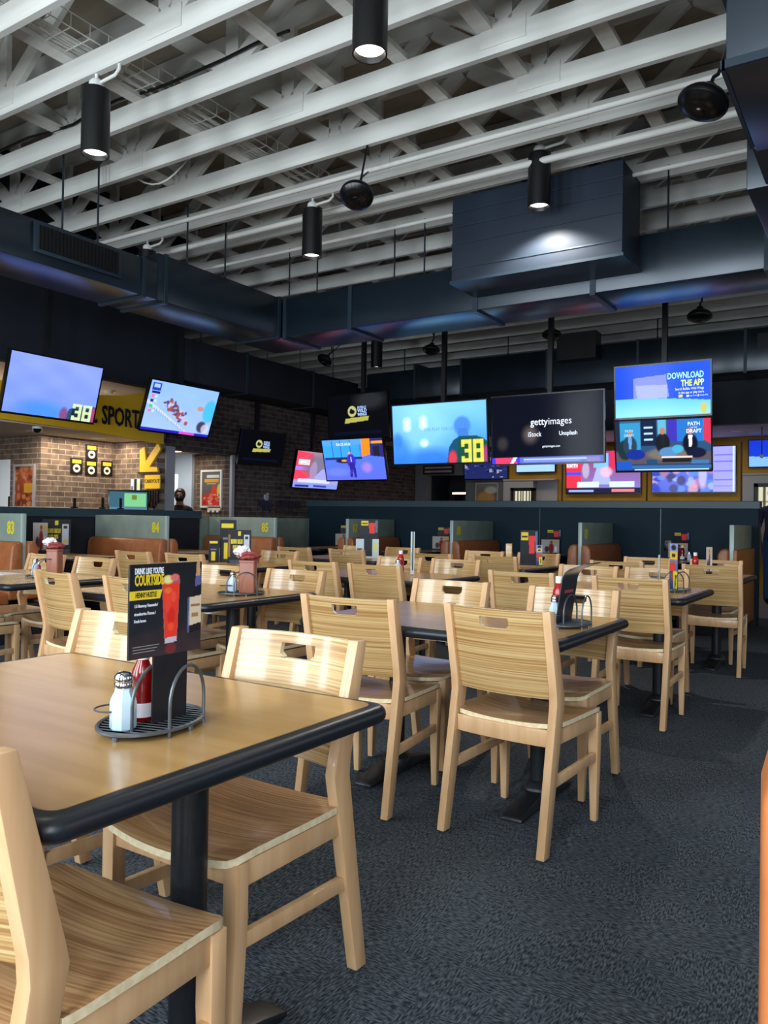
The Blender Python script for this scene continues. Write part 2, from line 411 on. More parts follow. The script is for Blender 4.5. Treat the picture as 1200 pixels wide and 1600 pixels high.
w = MB(); w.box(-14, XR, YF-.1, YF, 0, .75); w.box(-14, XR, YF-.1, YF, 3.95, ZC)
xs = [-14] + [v for p in WIN for v in p] + [XR]
for i in range(0, len(xs), 2): w.box(xs[i], xs[i+1], YF-.1, YF, .75, 3.95)
struct('wall_front', w, M['grey'], smooth=False)
for i, (x0, x1) in enumerate(WIN):
    f = MB()
    for a, b in ((x0, x0+.05), (x1-.05, x1), ((x0+x1)/2-.025, (x0+x1)/2+.025)): f.box(a, b, YF-.08, YF-.02, .75, 3.95)
    f.box(x0, x1, YF-.08, YF-.02, .75, .8); f.box(x0, x1, YF-.08, YF-.02, 3.9, 3.95); f.box(x0, x1, YF-.08, YF-.02, 2.2, 2.24)
    struct('window_%d' % (i+1), f, M['blackgloss'], smooth=False)

# ------------------------------------------------------------------ roof trusses
TX0, TX1, Z0 = -13.8, 2.6, 4.25
nodes = [-7.6 + 1.81*i for i in range(-3,6)]
def truss_meshes():
    bc = mesh('bottom_chord', MB().box(TX0, TX1, -.022, .022, Z0, Z0+.165), M['white_wood'], smooth=False)
    tc = mesh('top_chord', MB().box(TX0, TX1, -.022, .022, 4.98, 5.14), M['white_wood'], smooth=False)
    ver = mesh('web', MB().box(-.06, .06, -.02, .02, Z0+.165, 4.98), M['white_wood'], smooth=False)
    d1 = mesh('web', MB().bar((.07,0,Z0+.165), (.86,0,4.99), .04, .13), M['white_wood'], smooth=False)
    d2 = mesh('web', MB().bar((-.07,0,Z0+.165), (-.86,0,4.99), .04, .13), M['white_wood'], smooth=False)
    mid = mesh('web', MB().box(-.045, .045, -.02, .02, Z0+.165, 4.98), M['white_wood'], smooth=False)
    pl = mesh('gusset', MB().box(-.16, .16, -.028, -.022, Z0+.05, Z0+.2), M['white_wood'], smooth=False)
    return bc, tc, ver, d1, d2, mid, pl
TM = truss_meshes()
ordn = 'nearest second third fourth fifth sixth seventh eighth ninth tenth eleventh twelfth thirteenth fourteenth fifteenth sixteenth seventeenth eighteenth nineteenth twentieth twenty-first twenty-second twenty-third twenty-fourth twenty-fifth twenty-sixth'.split()
def inst(name, me, parent, loc=(0,0,0)):
    o = bpy.data.objects.new(name, me); C.objects.link(o); o.parent = parent; o.location = loc; return o
TY = [2.263 + .6125*i for i in range(26)]
for i, y in enumerate(TY):
    t = thing('roof_truss', 'white painted timber roof truss, %s row from the front of the ceiling' % ordn[i], 'roof truss', (0,y,0), group='white roof trusses')
    inst('bottom_chord', TM[0], t); inst('top_chord', TM[1], t)
    for x in nodes:
        inst('web', TM[2], t, (x,0,0)); inst('web', TM[3], t, (x,0,0)); inst('web', TM[4], t, (x,0,0))
        if x > -2.3 or i % 2 == 0: inst('gusset', TM[6], t, (x,0,0))
# lateral braces laid along the bottom chords
br = mesh('lateral_brace', MB().box(-.055, .055, 2.0, 17.7, Z0+.167, Z0+.205), M['white_wood'], smooth=False)
for i, (x, w) in enumerate(((-6.9,'farthest left'),(-5.95,'second from left'),(-4.97,'under the cable tray'),(-3.58,'above the middle lamps'),(-2.95,'left of the top lamp'),(-2.3,'at the top edge lamp'),(-1.64,'above the slate vent box'))):
    o = bpy.data.objects.new('lateral_brace', br); C.objects.link(o); o.location = (x,0,0)
    o['label'] = 'white timber brace lying across the truss bottoms, %s' % w; o['category'] = 'brace'; o['group'] = 'lateral braces'
# conduits and pipes along the trusses
for x0, x1, y, z, r, lab in ((-8.5,2.4,5.62,4.2,.022,'white pipe running under the trusses in front of the slate vent box'),
                            (-8.5,2.4,6.22,4.21,.03,'thicker white sprinkler pipe under the sixth and seventh trusses'),
                            (-8.5,2.4,6.86,4.2,.02,'thin white pipe over the long dark duct')):
    o = solo('pipe', MB().tube([(x0,y,z),(x1,y,z)], r, 10), M['white_wood'], lab, 'pipe')
# wire cable tray
tr = thing('cable_tray', 'white wire basket cable tray running through the trusses at upper left', 'cable tray', (-4.83,0,0))
wires = MB()
zt = 4.44
for x, z in ((-.19,zt+.1),(-.19,zt),(-.1,zt),(0,zt),(.1,zt),(.19,zt),(.19,zt+.1)): wires.tube([(x,2.2,z),(x,7.0,z)], .005, 5)
for i in range(33):
    y = 2.2 + .15*i
    wires.tube([(-.19,y,zt+.1),(-.19,y,zt),(.19,y,zt),(.19,y,zt+.1)], .004, 5)
part('basket', wires, M['white_wood'], tr)
cb = MB()
for x, r in ((-.08,.018),(-.03,.014),(.03,.02)): cb.tube([(x + .02*math.sin(y*3+x*50), y, zt+.02+r) for y in np.arange(2.2,7.01,.3)], r, 6)
part('cable_bundle', cb, M['white_wood'], tr)
solo('cable', MB().tube([(-6.9+.29*i, 4.05+.012*math.sin(i*2), 4.44+.02*math.sin(i*1.3)) for i in range(13)], .012, 6), M['black'], 'black cable draped along the third truss beside the left lamp', 'cable')
solo('cable', MB().tube([(-6.2+.1*i, 4.95, 4.5-.25*math.sin(PI*i/10)) for i in range(11)], .008, 6), M['white_wood'], 'white cable sagging from a truss above the black grille', 'cable')
solo('cable', MB().tube([(-5.4+.05*i, 3.2, 4.5+.22*math.sin(PI*i/8)) for i in range(9)], .014, 6), M['white_wood'], 'white cable looping up beside the wire cable tray', 'cable')

# ------------------------------------------------------------------ ducts
ZB = 3.3
d = thing('air_duct', 'dark slate air duct running along the left side above the screens', 'air duct', (-6.05, 0, ZB))
part('duct_body', MB().box(-.62, 0, 1.0, 5.25, 0, .36), M['duct'], d, bevel=.008)
part('duct_body', MB().box(-.64, 0, 5.25, 7.75, 0, .46), M['duct'], d, bevel=.008)
for y in (5.08, 5.35, 7.05): part('flange', MB().box(-.65, .012, y-.02, y+.02, -.018, .37 if y < 5.2 else .47), M['duct_strip'], d, smooth=False)
g = part('grille', MB().box(.0, .03, 3.92, 4.8, .08, .34), M['duct_strip'], d, bevel=.004)
lv = MB(); lv.box(.03, .034, 3.96, 4.76, .11, .31)
for i in range(22): lv.box(.03, .042, 3.97+.036*i, 3.98+.036*i, .11, .31)
part('louvre', lv, M['black'], g, smooth=False)
d = thing('air_duct', 'long dark slate air duct crossing the room behind the big vent box', 'air duct', (0, 7.1, ZB))
part('duct_body', MB().box(-6.04, 2.9, 0, .65, 0, .455), M['duct'], d, bevel=.008)
for x in (-6.0, -5.07, -3.54, -2.35, -.9): part('flange', MB().box(x-.025, x+.025, -.012, .66, -.02, .465), M['duct_strip'], d, smooth=False)
d = thing('vent_box', 'big slate rectangular vent box lit by a pendant lamp', 'vent box', (-2.73, 6.57, 3.43))
part('box_body', MB().box(-.8, .8, 0, .53, 0, .8), M['boxduct'], d, bevel=.006)
for z in (.13, .36, .52, .66): part('seam', MB().box(-.802, .802, -.008, .0, z-.008, z+.004), M['duct_strip'], d, smooth=False)
part('flange', MB().box(-.815, .815, -.015, .525, -.01, .015), M['duct_strip'], d, smooth=False)
d = thing('air_duct', 'dark slate duct dropping from the roof at the upper right corner', 'air duct', (-.68, 3.9, ZB))
part('duct_body', MB().box(0, 1.3, 0, .95, 0, 1.86), M['duct'], d, bevel=.008)
part('duct_body', MB().box(-.02, 1.29, .95, 3.14, .02, .62), M['duct'], d, bevel=.008)
part('duct_body', MB().box(-.13, 1.3, 1.5, 3.15, .01, .66), M['duct'], d, bevel=.008)
for z in (.02, .36): part('flange', MB().box(-.012, 1.3, -.02, 0, z-.02, z+.02).box(-.02, 0, -.02, .9, z-.02, z+.02), M['duct_strip'], d, smooth=False)
d = thing('air_duct', 'dark blue duct crossing behind the row of hanging screens', 'air duct', (0, 11.75, ZB))
part('duct_body', MB().box(-8.0, -6.1, 0, .6, 0, .5), M['duct'], d, bevel=.008)
part('duct_body', MB().box(-6.1, 2.9, 0, .6, 0, .58), M['duct'], d, bevel=.008)
for x in (-7.0,-6.1,-4.6,-3.2,-1.75,-.4): part('flange', MB().box(x-.02, x+.02, -.012, .61, -.02, .6), M['duct_strip'], d, smooth=False)
for x in (-7.4,-5.4,-3.0,-.8): part('hanger', MB().tube([(x,.31,.5),(x,.31,1.0)], .01, 8), M['duct'], d)
part('grille', MB().box(-1.6, -.4, -.02, .0, .3, .5), M['black'], d, smooth=False)
part('grille', MB().box(-4.35, -3.75, -.25, .0, .35, .75), M['black'], d, smooth=False)
d = thing('air_duct', 'near black duct boxed along the top of the shaded brick wall', 'air duct', (-8.4, 0, 3.05))
part('duct_body', MB().box(-.28, .25, 7.56, 11.7, 0, .58), M['navy'], d, bevel=.008)
for y in (8.8, 10.4): part('flange', MB().box(-.28, .265, y-.02, y+.02, -.015, .6), M['duct_strip'], d, smooth=False)
# threaded hanger rods
hr = [(-6.06,4.2,3.66,'left of the duct grille'),(-6.06,4.56,3.66,'in front of the duct grille'),(-6.06,5.63,3.76,'left duct, right of its grille'),(-6.06,6.17,3.76,'left duct, next to the inner corner'),
      (-5.98,7.145,3.74,'inner corner where two ducts meet'),(-5.57,7.145,3.74,'long duct, first right of the corner'),(-4.53,7.145,3.74,'long duct, below the round speaker'),(-4.16,7.145,3.74,'long duct, just left of the vent box'),(-1.7,7.145,3.74,'long duct, right of the vent box')]
for x, y, z, w in hr:
    solo('hanger_rod', MB().tube([(0,0,0),(0,0,Z0+.1-z)], .009, 8), M['duct'], 'dark hanger rod holding the duct, %s' % w, 'hanger rod', (x,y,z), group='duct hanger rods')
for k, y in enumerate((7.9, 8.6, 9.3, 10.1, 11.0)):
    solo('hanger_rod', MB().tube([(0,0,0),(0,0,.62)], .009, 8), M['duct'], 'dark hanger rod above the brick wall duct, %s along from the bulkhead' % ordn[k].replace('nearest','first'), 'hanger rod', (-8.2,y,3.63), group='brick wall duct rods')

# ------------------------------------------------------------------ pendant cylinder lamps
def cyl_lamp():
    t = thing('pendant_lamp', '', 'ceiling lamp', group='black cylinder pendant lamps')
    part('housing', MB().lathe([(.078,.03),(.087,.0),(.095,0),(.095,.445),(.088,.45),(0,.45)], 32), M['black'], t)
    part('lens', MB().lathe([(0,.032),(.08,.03)], 32), M['lamp_on'], t)
    part('canopy', MB().lathe([(.05,.45),(.05,.50),(.035,.52),(.012,.525),(.012,.57)], 20), M['white'], t)
    part('conduit_arm', MB().tube([(.02,0,.49),(.2,0,.50),(.24,0,.53),(.24,0,.57)], .012, 8), M['white_wood'], t)
    return t
lamp0 = cyl_lamp()
EXTRA = [(-2.39,1.05,3.69,'black cylinder pendant lamp of the row above the camera, right one'),(-4.70,1.05,3.69,'black cylinder pendant lamp of the row above the camera, left one'),(-.10,3.488,3.69,'black cylinder pendant lamp of the aisle row, nearest one')]
lamps = [(-2.39,3.488,3.69,'black cylinder pendant lamp hanging at the top edge, largest in view'),(-4.68,3.488,3.69,'black cylinder pendant lamp hanging at upper left near the cable tray'),
         (-4.70,5.938,3.69,'black cylinder pendant lamp left of the round hanging speaker'),(-2.55,6.28,3.85,'black cylinder pendant lamp shining on the slate vent box'),
         (-7.02,5.938,3.69,'black cylinder pendant lamp half hidden behind the left duct'),(-7.19,10.838,3.69,'small far black cylinder pendant lamp above the two stacked screens')]
for i, (x, y, z, lab) in enumerate(lamps + EXTRA):
    if i == 0: lamp0.location = (x,y,z); lamp0['label'] = lab
    else: dup(lamp0, (x,y,z), 0, lab)
    ld = bpy.data.lights.new('lamp_beam', 'SPOT'); ld.energy = 170 if i == 3 else 27; ld.spot_size = rad(136 if i == 3 else 120); ld.spot_blend = .35 if i == 3 else .8; ld.color = (1,.93,.82); ld.shadow_soft_size = .05
    lo = bpy.data.objects.new('lamp_beam', ld); C.objects.link(lo); lo.location = (x,y,z-.01)

# ------------------------------------------------------------------ round hanging speakers
def speaker():
    t = thing('pendant_speaker', '', 'speaker', group='round pendant speakers')
    part('dome', MB().lathe([(.146,-.006),(.152,.01),(.148,.03),(.125,.06),(.085,.088),(.05,.10),(.04,.13),(.03,.14),(0,.145)], 32), M['black'], t)
    part('baffle', MB().lathe([(0,-.058),(.03,-.056),(.036,-.048),(.08,-.046),(.115,-.03),(.146,-.004)], 32), M['blackgloss'], t)
    part('hanger', MB().tube([(0,0,.14),(0,0,.19),(.02,0,.21),(.02,0,.25)], .012, 8), M['black'], t)
    return t
sp0 = speaker()
sps = [(-1.0,5.0,3.72,.30,(-.25,.3),'round black pendant speaker at upper right beside the dropping duct'),(-3.62,5.13,3.76,.27,(-.5,-.25),'round black pendant speaker between two pendant lamps left of the vent box'),
       (-7.4,9.7,3.62,.25,(-.6,.3),'small far round speaker above the leftmost dark logo screen'),(-5.6,9.85,3.62,.25,(-.2,0),'small far round speaker above the bright blue player screen'),
       (-3.78,9.8,3.62,.25,(-.15,0),'small far round speaker on the pole above the dark text screen'),(-1.95,9.75,3.62,.28,(-.15,0),'small far round speaker right of the tallest screen pole')]
for i, (x, y, z, s, (rx, ry), lab) in enumerate(sps):
    r = sp0 if i == 0 else dup(sp0, (0,0,0), 0, lab)
    r.location = (x,y,z); r['label'] = lab; r.rotation_euler = (rx, ry, 0); k = s/.3; r.scale = (k,k,k)
    if i >= 0:
        top = Vector((x,y,z)) + Euler((rx,ry,0)).to_matrix() @ Vector((.02*k,0,.25*k))
        yy = min(TY, key=lambda q: abs(q-top.y))
        inv = (Matrix.Translation((x,y,z)) @ Euler((rx,ry,0)).to_matrix().to_4x4() @ Matrix.Scale(k,4)).inverted()
        part('drop_rod', MB().tube([top, (top.x, yy, Z0+.03)], .009, 6).xf(inv), M['black'], r)

# ------------------------------------------------------------------ yellow sign board over the counter
sg = thing('sign_board', 'yellow painted sign board with black capital letters above the counter', 'sign', (-8.6, 0, 0))
ys = [3.2,4.2,5.2,5.8,6.4,6.9,7.3,7.62]; zb_ = [2.285,2.283,2.28,2.275,2.265,2.24,2.215,2.20]; zt_ = [2.72,2.72,2.72,2.72,2.72,2.78,2.88,2.885]
ring = [[(-.05,y,a),(0,y,a),(0,y,b),(-.05,y,b)] for y, a, b in zip(ys, zb_, zt_)]
part('board', MB().loft(ring), M['yellow'], sg, smooth=False)
def yz(mb, y, z, x=0.0, rot=0):   # lettering turned to face +x
    return mb.xf(Matrix.Translation((x, y, z)) @ Matrix.Rotation(PI/2, 4, 'Z'))
part('lettering', yz(text('SPORTS.', .335, .004, .02, .60, 'LEFT'), 6.58, 2.48, .006), M['pblack'], sg, smooth=False)
part('lettering', yz(text('BEER.', .335, .004, .02, .60, 'RIGHT'), 6.52, 2.48, .006), M['pblack'], sg, smooth=False)

# ================================================================== chairs
def thick(polys, pos, nrm_t, mi_face=0, mi_wall=1):
    """polys: polygons of 2D keys; pos(key)->(front, back) points; walls on the boundary."""
    mb = MB(); keys = {}; F = []; B = []
    for p in polys:
        for k in p:
            if k not in keys: keys[k] = len(F); a, b = pos(k); F.append(a); B.append(b)
    n = len(F); mb.v = [tuple(p) for p in F] + [tuple(p) for p in B]
    edges = {}
    for p in polys:
        ids = [keys[k] for k in p]
        mb.f.append(ids); mb.m.append(mi_face); mb.f.append([n+i for i in ids[::-1]]); mb.m.append(mi_face)
        for a, b in zip(ids, ids[1:]+ids[:1]):
            edges[(a,b)] = 1
    for (a, b) in list(edges):
        if (b, a) not in edges: mb.f.append([b, a, n+a, n+b]); mb.m.append(mi_wall)
    return mb
def back_y(z): return -.150 - (z-.545)*.225
def backrest_mesh():
    xs = sorted(set([round(v,4) for v in np.linspace(-.196,.196,21)] + [-.06,-.045,.045,.06]))
    zs = sorted(set([round(v,4) for v in np.linspace(.545,.866,15)] + [.795,.808,.827,.837]))
    polys = []
    for i in range(len(xs)-1):
        for j in range(len(zs)-1):
            a, b, c, d = (xs[i],zs[j]), (xs[i+1],zs[j]), (xs[i+1],zs[j+1]), (xs[i],zs[j+1])
            cx, cz = (xs[i]+xs[i+1])/2, (zs[j]+zs[j+1])/2
            if -.06 < cx < .06 and .795 < cz < .837:
                if abs(cx) > .045 and cz < .808: polys.append((a, b, d) if cx < 0 else (a, b, c))
                elif abs(cx) > .052 and cz > .827: polys.append((a, c, d) if cx < 0 else (b, c, d))
                continue
            polys.append((a, b, c, d))
    def pos(k):
        x, z = k; bow = -.034*(1-(x/.196)**2)
        y = back_y(z) + bow
        return (x, y-.008, z), (x, y+.008, z)
    return thick(polys, pos, None)
def seat_mesh():
    rows = [(-.175,.184),(-.15,.184),(-.125,.184),(-.1245,.222),(-.09,.225),(-.05,.225),(0,.225),(.06,.225),(.12,.224),(.17,.223),(.21,.220),(.232,.212),(.244,.195)]
    nx = 16; polys = []
    for j in range(len(rows)-1):
        for i in range(nx): polys.append(((i,j),(i+1,j),(i+1,j+1),(i,j+1)))
    def pos(k):
        i, j = k; y, hw = rows[j]; u = -1 + 2*i/nx; x = u*hw
        f = max(0, min(1, (y+.2)/.12)); yy = y + (.014*(1-u*u) if j >= len(rows)-3 else 0) - (.012*(1-u*u) if j == 0 else 0)
        dip = .020*(1-(x/.225)**2)*(0.55+.45*f); roll = .010*max(0,(y-.17)/.075)**2
        z = .462 - dip - roll
        return (x, yy, z-.017), (x, yy, z)
    return thick(polys, pos, None)
CH = {}
CH['seat'] = mesh('seat', seat_mesh(), [M['zseat'], M['ply']], weld=False, ang=50)
CH['back'] = mesh('backrest', backrest_mesh(), [M['zback'], M['ply']], weld=False, ang=50)
rp = [(-.270,0),(-.180,.530),(-.183,.570),(-.248,.871),(-.206,.871),(-.121,.572),(-.113,.538),(-.224,0)]
CH['rear'] = mesh('leg', MB().prism(rp, -.016, .016, 'x'), M['beech'], bevel=.003)
fl = MB().loft([[(-.013,.208,0),(.013,.208,0),(.013,.234,0),(-.013,.234,0)], [(-.02,.196,.30),(.02,.196,.30),(.02,.236,.30),(-.02,.236,.30)], [(-.02,.196,.437),(.02,.196,.437),(.02,.236,.437),(-.02,.236,.437)]])
CH['front'] = mesh('leg', fl, M['beech'], bevel=.003)
fr = MB(); fr.box(-.214,-.192,-.155,.197,.380,.436); fr.box(.192,.214,-.155,.197,.380,.436); fr.box(-.185,.185,.206,.228,.385,.432)
n = 10; R1 = []
for i in range(n+1):
    x = -.19 + .38*i/n; y = -.186 - .014*(1-(x/.19)**2); R1.append([(x,y,.375),(x,y+.02,.375),(x,y+.02,.437),(x,y,.437)])
fr.loft(R1)
CH['frame'] = mesh('seat_frame', fr, M['beech'], bevel=.003)
CH['str'] = mesh('stretcher', MB().bar((0,-.20,.245),(0,.21,.262),.02,.036), M['beech'], bevel=.003)
CH['gl'] = mesh('glide', MB().lathe([(.011,-.0),(.012,.008),(0,.008)], 12), M['greymetal'])
CHAIR_G = 'light wooden dining chairs'
for _k in CH:
    if _k in ('seat','back','frame'): CH[_k].transform(Matrix.Diagonal((1.018,1,1,1)))
def chair(x, y, face, label, rot=0.0, glides=False):
    t = thing('dining_chair', label, 'chair', (x, y, .008), (0 if face > 0 else PI) + rad(rot), CHAIR_G)
    inst('seat', CH['seat'], t); inst('backrest', CH['back'], t); inst('seat_frame', CH['frame'], t)
    for s in (-1, 1):
        l = inst('leg', CH['rear'], t, (s*.210,0,0)); g = inst('leg', CH['front'], t, (s*.203,0,0)); inst('stretcher', CH['str'], t, (s*.207,0,0))
        if glides: inst('glide', CH['gl'], l, (0,-.248,-.008)); inst('glide', CH['gl'], g, (0,.221,-.008))
    return t
chairs = [
 (-1.24,.838,1,'light wooden dining chair cropped at the lower left corner, striped seat seen from above',3,1),
 (-1.41,1.512,-1,'light wooden chair tucked under the far side of the nearest table, seat in view',0,1),
 (-2.13,1.505,-1,'light wooden chair half hidden behind the upright drink menu on the nearest table',0,1),
 (-1.228,2.945,1,'light wooden chair seen from behind at front centre, largest full backrest in view',-5,1),
 (-1.925,2.915,1,'light wooden chair seen from behind, just left of the large centre chair',4,1),
 (-2.01,3.565,-1,'light wooden chair facing us across the second aisle table, left of its ketchup bottle',0,0),
 (-1.325,3.555,-1,'light wooden chair across the second aisle table, behind the ketchup bottle and curled menu',0,0),
 (-2.03,5.01,1,'light wooden chair seen from behind at the third aisle table, left front one',0,0),
 (-1.325,4.985,1,'light wooden chair seen from behind at the third aisle table, right front one',-1,0),
 (-1.95,5.66,-1,'light wooden chair facing us at the third aisle table, left far one',0,0),
 (-1.45,5.68,-1,'light wooden chair facing us at the third aisle table, behind its upright menu',0,0),
 (-1.99,6.96,1,'light wooden chair seen from behind at the farthest aisle table, left front one',0,0),
 (-1.245,6.97,1,'rightmost light wooden chair, seen from behind at the farthest aisle table',3,0),
 (-1.99,7.53,-1,'light wooden chair facing us at the farthest aisle table, left one of its far pair',0,0),
 (-1.38,7.54,-1,'light wooden chair facing us at the farthest aisle table, just behind the rightmost chair',0,0),
 (-3.94,2.97,1,'light wooden chair turned slightly, seen from behind left of the drink menu',-9,0),
 (-3.325,2.985,1,'light wooden chair whose backrest edge peeks out left of the drink menu',0,0),
 (-3.76,3.64,-1,'light wooden chair facing us behind the brown napkin holder beside the drink menu',0,0),
 (-3.14,3.64,-1,'light wooden chair facing us, right of the brown napkin holder beside the drink menu',0,0),
 (-3.7,4.97,1,'light wooden chair seen from behind at the middle purple-lit table, left one',0,0),
 (-3.13,4.955,1,'light wooden chair seen from behind at the middle purple-lit table, right one',0,0),
 (-3.62,5.66,-1,'light wooden chair facing us behind the far ketchup on the purple-lit table',0,0),
 (-3.08,5.67,-1,'light wooden chair facing us at the right end of the middle purple-lit table',0,0),
 (-3.79,6.95,1,'light wooden chair seen from behind in the far row, in front of bench 88',0,0),
 (-3.12,6.95,1,'light wooden chair seen from behind, left of the menus on the dark far table',0,0),
 (-3.72,7.55,-1,'light wooden chair facing us in the far row, against the brown bench 88',0,0),
 (-3.1,7.54,-1,'light wooden chair facing us behind the standing menus on the dark far table',0,0),
 (-5.24,2.98,1,'light wooden chair at the left photo edge, only its seat and legs in view',0,0),
 (-5.08,3.64,-1,'light wooden chair facing us at the left edge table, right of its napkin holder',0,0),
 (-5.72,3.66,-1,'light wooden chair facing us hidden behind the left napkin holder and salt shaker',0,0),
 (-5.79,5.02,1,'light wooden chair seen from behind, in front of the tan bench numbered 84',0,0),
 (-5.16,5.05,1,'light wooden chair seen from behind, just above the top of the drink menu',0,0),
 (-5.66,5.72,-1,'light wooden chair facing us, left one beyond the table with two black menu boards',0,0),
 (-5.05,5.74,-1,'light wooden chair facing us, right one beyond the table with two black menu boards',0,0),
 (-5.6,7.07,1,'light wooden chair seen from behind in the far left row, below bench 85',0,0),
 (-4.9,7.09,1,'light wooden chair seen from behind in the far left row, below bench 87',0,0),
 (-5.43,7.66,-1,'light wooden chair facing us in the far row, left of the white menu stand',0,0),
 (-4.82,7.66,-1,'light wooden chair facing us in the far row, right of the white menu stand',0,0),
]
for a in chairs: chair(*a)

# ================================================================== tables
def rrect(hx, hy, r, n=6):
    p = []
    for cx, cy, a0 in ((hx-r,hy-r,0),(-hx+r,hy-r,90),(-hx+r,-hy+r,180),(hx-r,-hy+r,270)):
        for i in range(n+1):
            t = rad(a0+90*i/n); p.append((cx+r*math.cos(t), cy+r*math.sin(t)))
    return p
TL, TW, TH = 1.235, .93, .76
def edge_mb(lx, ly, rr=.05):
    rings = []
    for k in range(9):      # half round bullnose
        t = -PI/2 + PI*k/8; off = .021*math.cos(t) - .021
        rings.append([(x, y, -.021 + .021*math.sin(t)) for x, y in rrect(lx/2+off, ly/2+off, rr+off)])
    rings = [[(x,y,-.042) for x,y in rrect(lx/2-.04, ly/2-.04, rr-.02)]] + rings + [[(x,y,0) for x,y in rrect(lx/2-.036, ly/2-.036, rr-.02)]]
    return MB().loft(rings)
def top_mb(lx, ly, rr=.05): return MB().prism(rrect(lx/2-.036, ly/2-.036, rr-.02), -.03, .0015, 'z')
T_edge = mesh('edge_band', edge_mb(TL, TW), M['blackedge']); T_top = mesh('tabletop', top_mb(TL, TW), M['lam'], smooth=False)
def base_mb():
    b = MB(); prof = [(-.29,0),(.29,0),(.285,.018),(.2,.04),(.07,.062),(-.07,.062),(-.2,.04),(-.285,.018)]
    b.prism(prof, -.045, .045, 'x'); b.lathe([(.075,.03),(.072,.07),(.05,.09),(.04,.1)], 20)
    return b
T_base = mesh('base', base_mb(), M['iron'], bevel=.008)
T_col = mesh('column', MB().lathe([(.0385,.08),(.0385,.69),(.06,.705),(.11,.715),(.11,.721)], 24), M['iron'])
T_rail = mesh('underframe', MB().box(-.5,.5,-.15,.15,.68,.716).box(-.5,.5,-.02,.02,.66,.7), M['black'], smooth=False)
def table(x, y, label, dy=0.0):
    t = thing('dining_table', label, 'table', (x, y, 0), 0, 'rectangular laminate dining tables')
    inst('tabletop', T_top, t, (0,0,TH)); inst('edge_band', T_edge, t, (0,0,TH))
    for s in (-1, 1):
        inst('base', T_base, t, (s*.36,dy,0)); inst('column', T_col, t, (s*.36,dy,0))
    return t
tables = [(-1.622,1.15,'nearest rectangular tan table with thick black edge, filling the lower left',.06),
 (-1.64,3.24,'second tan table along the aisle, with ketchup bottle and curled menu',0),(-1.65,5.325,'third tan table along the aisle, with one upright colourful menu',0),(-1.64,7.245,'farthest tan table along the aisle, partly hidden by the rightmost chairs',0),
 (-3.5,3.31,'tan table with salt and brown napkin holder, right of the drink menu',0),(-3.4,5.31,'table in the middle reflecting purple screen light, with a far ketchup bottle',0),(-3.44,7.25,'dark-looking far table with standing menus in front of the teal half wall',0),
 (-5.2,3.31,'tan table at the left edge with paper, salt and a napkin holder',0),(-5.25,5.39,'table carrying two black menu boards, left of the middle',0),(-5.18,7.375,'far table carrying the white menu stand below the bench numbered 87',0)]
for a in tables: table(*a)

# ------------------------------------------------------------------ condiment caddies
def caddy(x, y, label, rot=0.0, full=True):
    t = thing('condiment_caddy', label, 'caddy', (x, y, TH+.0015), rad(rot), 'grey wire condiment caddies')
    A, B = .132, .094
    tray = MB(); n = 40
    tray.tube([(A*math.cos(2*PI*i/n), B*math.sin(2*PI*i/n), .014) for i in range(n)], .0045, 6, closed=True)
    for i in range(15):
        xx = -A + (i+1)*2*A/16; hy = B*math.sqrt(1-(xx/A)**2); tray.tube([(xx,-hy,.0125),(xx,hy,.0125)], .002, 5)
    part('tray', tray, M['greymetal'], t)
    pl = MB().lathe([(0,.0125),(1,.0125)], 40, sx=A*.97, sy=B*.97); part('tray_plate', pl, M['greymetal'], t)
    for s, r in ((-.082,.066),(-.012,.09)):
        arch = [(-r, s, .0)] + [(-r, s, z) for z in (.03,.055)] + [(-r*math.cos(PI*i/14), s, .06+.072*math.sin(PI*i/14)) for i in range(15)] + [(r,s,.055),(r,s,.03),(r,s,0)]
        part('wire_arch', MB().tube(arch, .0035, 7), M['greymetal'], t)
    ring = MB(); ring.tube([(-.075+.034*math.cos(2*PI*i/24), .044+.034*math.sin(2*PI*i/24), .05) for i in range(24)], .002, 5, closed=True)
    part('wire_ring', ring, M['greymetal'], t)
    ring = MB(); ring.tube([(.05+.034*math.cos(2*PI*i/24), .046+.034*math.sin(2*PI*i/24), .05) for i in range(24)], .002, 5, closed=True)
    part('wire_ring', ring, M['greymetal'], t)
    for px, py in ((0,-.09),(0,.09),(-.125,0),(.125,0)): part('foot', MB().lathe([(.006,0),(.006,.014)], 8, (px,py,0)), M['greymetal'], t)
    return t
def salt(x, y, label, z=TH+.016, s=1.0):
    t = thing('salt_shaker', label, 'salt shaker', (x, y, z), 0, 'glass salt shakers')
    part('glass_jar', MB().lathe([(0,0),(.024,0),(.026,.004),(.026,.05),(.024,.06),(.017,.074),(.016,.084),(0,.084)], 8).xf(Matrix.Scale(s,4)), M['salt'], t, ang=30)
    part('lid', MB().lathe([(.018,.082),(.0185,.09),(.0175,.092),(.0185,.095),(.018,.104),(.013,.111),(0,.114)], 20).xf(Matrix.Scale(s,4)), M['chrome'], t)
    return t
def ketchup(x, y, label, z=TH+.016, s=1.0, dark=False):
    t = thing('ketchup_bottle', label, 'ketchup bottle', (x, y, z), .3, 'red ketchup bottles')
    part('bottle', MB().lathe([(0,0),(.026,0),(.029,.006),(.029,.05),(.026,.07),(.027,.09),(.029,.11),(.026,.13),(.017,.15),(.013,.16),(0,.16)], 24).xf(Matrix.Scale(s,4)), M['redd' if dark else 'red'], t)
    part('cap', MB().lathe([(.0165,.158),(.0165,.185),(.014,.188),(0,.188)], 20).xf(Matrix.Scale(s,4)), M['white'], t)
    part('paper_label', MB().lathe([(.0293,.012),(.0293,.048)], 24).xf(Matrix.Scale(s,4)), M['redpaper'] if not dark else M['paper'], t)
    return t

